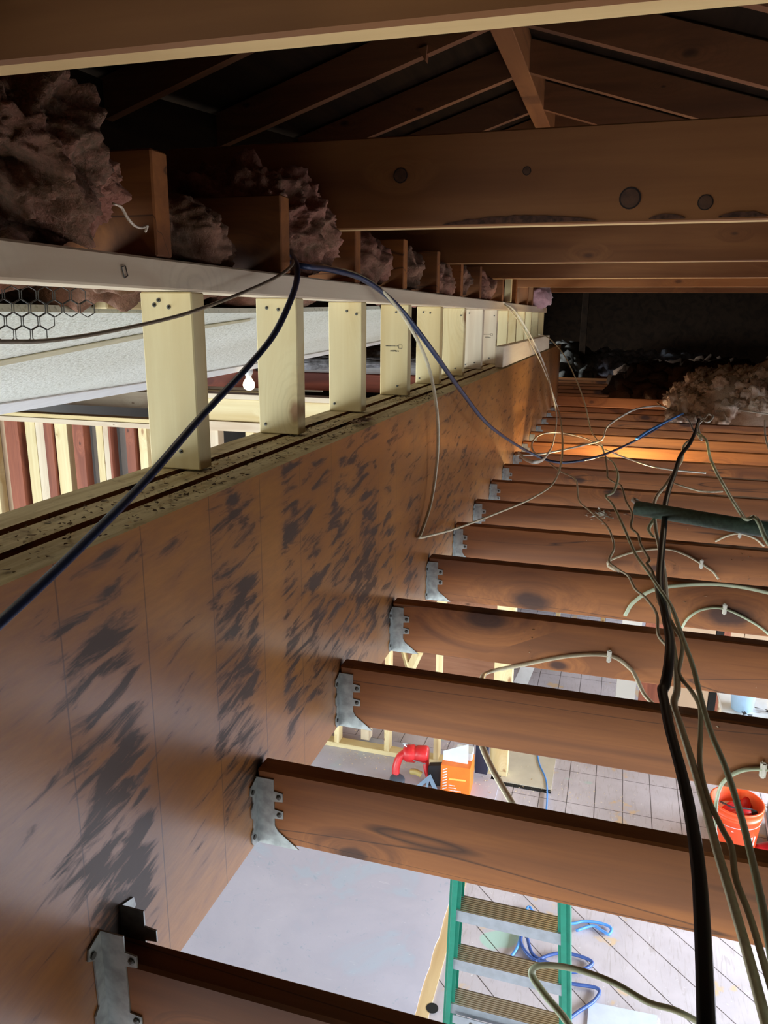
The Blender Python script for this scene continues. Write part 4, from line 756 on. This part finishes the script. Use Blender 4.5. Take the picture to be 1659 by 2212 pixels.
cable('dark_cable', [(1520, 905, 'z', ZW + .05), (1530, 895, 'z', ZW + .06), (1540, 900, 'z', ZW + .05), (1528, 912, 'z', ZW + .04), (1512, 900, 'z', ZW + .05)], .008, 'nm_white', 'small crumpled white splice at the top of the bundle', flat=.8)
# pipe over the joists
p0, p1 = at(1374, 1097, 'z', 2.603 + .03), at(1700, 1152, 'z', 2.603 + .03)
t = empty('dark_pipe', p0, 0, 'dark green rubbery pipe lying across the joists at the right', 'pipe')
bm = bmesh.new(); tube(bm, [(0, 0, 0), p1 - p0], .027, n=20, sm=0); obj('pipe_wall', bm, plain('dark_green_rubber', srgb(70, 92, 76), .6, 0, .35, 90, bump=.3), t, smooth=True)
bm = bmesh.new(); lathe(bm, [(.012, 0), (.009, .02)], 12, (-.7, -.3, .5), (-.0, -.0, .022)); obj('white_tip', bm, M['nm_white'], t, smooth=True)
# arching cables clipped to the joists' faces
def jf(k): return JY[k] - .008
arcs = [
 (3, [(1360, 1443), (1316, 1416), (1230, 1417), (1130, 1436), (1055, 1452)], [(1040, 1470, 'y', jf(3) - .1), (1025, 1510, 'y', jf(3) - .2), (1028, 1570, 'y', jf(3) - .3), (1058, 1650, 'y', jf(3) - .4), (1112, 1745, 'y', jf(3) - .5)], [(1375, 1465, 'y', jf(3) - .02), (1392, 1500, 'y', jf(3) - .06), (1415, 1525, 'y', jf(3) - .1)], (1316, 1416), 'cable arching over the third gap and hanging down to the second joist'),
 (4, [(1350, 1330), (1370, 1300), (1420, 1272), (1520, 1262), (1600, 1268), (1680, 1285)], [], [], None, 'wide cable arch on the fifth joist face'),
 (5, [(1530, 1228), (1515, 1218), (1480, 1198), (1440, 1186), (1380, 1190), (1325, 1207)], [(1313, 1217, 'y', jf(5) - .02), (1318, 1226, 'y', jf(5) - .03), (1335, 1232, 'z', 2.59)], [(1540, 1235, 'y', jf(5)), (1552, 1251, 'y', jf(5) - .01)], (1515, 1218), 'cable arch clipped on the sixth joist face'),
 (4, [(1680, 1388), (1635, 1350), (1567, 1316), (1520, 1316), (1488, 1334), (1473, 1356)], [], [], (1565, 1315), 'right hand cable arch clipped on the fifth joist face'),
 (6, [(1545, 1170), (1570, 1158), (1598, 1153), (1630, 1163), (1650, 1180)], [], [], (1598, 1153), 'small cable arch clipped under the dark pipe'),
 (2, [(1700, 1668), (1648, 1661), (1600, 1665), (1562, 1690), (1548, 1730)], [(1545, 1780, 'y', jf(2) - .03), (1540, 1850, 'y', jf(2) - .05)], [], (1648, 1661), 'cable arch clipped on the third joist face at the right edge'),
]
for k, (ji, mid, post, pre, clip, lab) in enumerate(arcs):
    P = list(reversed(pre)) + [(u, v, 'y', jf(ji)) for u, v in mid] + post
    t0 = empty('clipped_cable', at(*P[0]), 0, 'aged ' + lab, 'cable', 'cables clipped to joist faces'); b = t0.location
    bm = bmesh.new(); tube(bm, [at(*p) - b for p in P], .0072, .5, 8, 8, hint=None); obj('sheath', bm, M['nm_green'] if k % 2 else M['nm_beige'], t0, smooth=True)
    if clip:
        c = at(clip[0], clip[1], 'y', jf(ji)) - b; bm = bmesh.new(); box(bm, c.x - .0055, c.y - .009, c.z - .017, c.x + .0055, c.y + .004, c.z + .017); bevel(bm, .003, 2)
        for dz in (-.012, .012): lathe(bm, [(.0025, 0), (.0025, .001)], 8, (0, -1, 0), (c.x, c.y - .009, c.z + dz))
        obj('cable_clip', bm, M['nm_white'], t0)
# near cable at the bottom edge
cable('joist_cable', [(1262, 2290, 'd', .93), (1228, 2212, 'd', .95), (1178, 2150, 'd', .98), (1150, 2108, 'd', 1.0), (1158, 2088, 'd', 1.0), (1200, 2086, 'd', .99), (1260, 2098, 'd', .97), (1330, 2125, 'd', .95), (1400, 2165, 'd', .93), (1460, 2183, 'd', .92), (1520, 2215, 'd', .92), (1580, 2260, 'd', .9)], .0063, 'nm_green', 'greenish cable loop in front of the ladder at the bottom', flat=.6)
# shavings on the joists
bm = bmesh.new(); rs = random.Random(4)
for (k, cx, n_, sp) in ((3, .37, 10, .02), (6, 1.05, 12, .07), (5, .85, 25, .15), (6, .9, 14, .2), (5, 1.2, 16, .12), (4, 1.0, 10, .25), (3, 1.1, 9, .2), (7, 1.2, 8, .2), (2, .9, 3, .2)):
    for _ in range(n_):
        x = cx + rs.gauss(0, sp); z = rs.uniform(ZB + .02, ZT - .015)
        chip(bm, (x, JY[k] - .001, z), rs.uniform(.002, .007), 0)
tag(obj('wood_shavings', bm, plain('shaving', srgb(224, 206, 178), .9)), 'pale shavings and fluff stuck to the joist faces', 'shavings', kind='stuff')
bm = bmesh.new(); rs = random.Random(9)
for _ in range(60): chip(bm, at(1300 + rs.gauss(0, 14), 1113 + rs.gauss(0, 8), 'y', JY[6] - .004), rs.uniform(.006, .014), 0)
tag(obj('fibre_tuft', bm, M['nm_white']), 'white fibre tuft caught on a joist left of the pipe', 'insulation', kind='stuff')
bm = bmesh.new(); rs = random.Random(11)
for _ in range(500): chip(bm, (rs.uniform(-1.4, .9), rs.choice([rs.gauss(5.0, .08), rs.uniform(4.6, 6)]), .013), rs.uniform(.003, .010), 0)
tag(obj('sawdust', bm, plain('sawdust', srgb(232, 214, 178), .9)), 'sawdust and chips strewn on the floor by the partition', 'sawdust', kind='stuff')
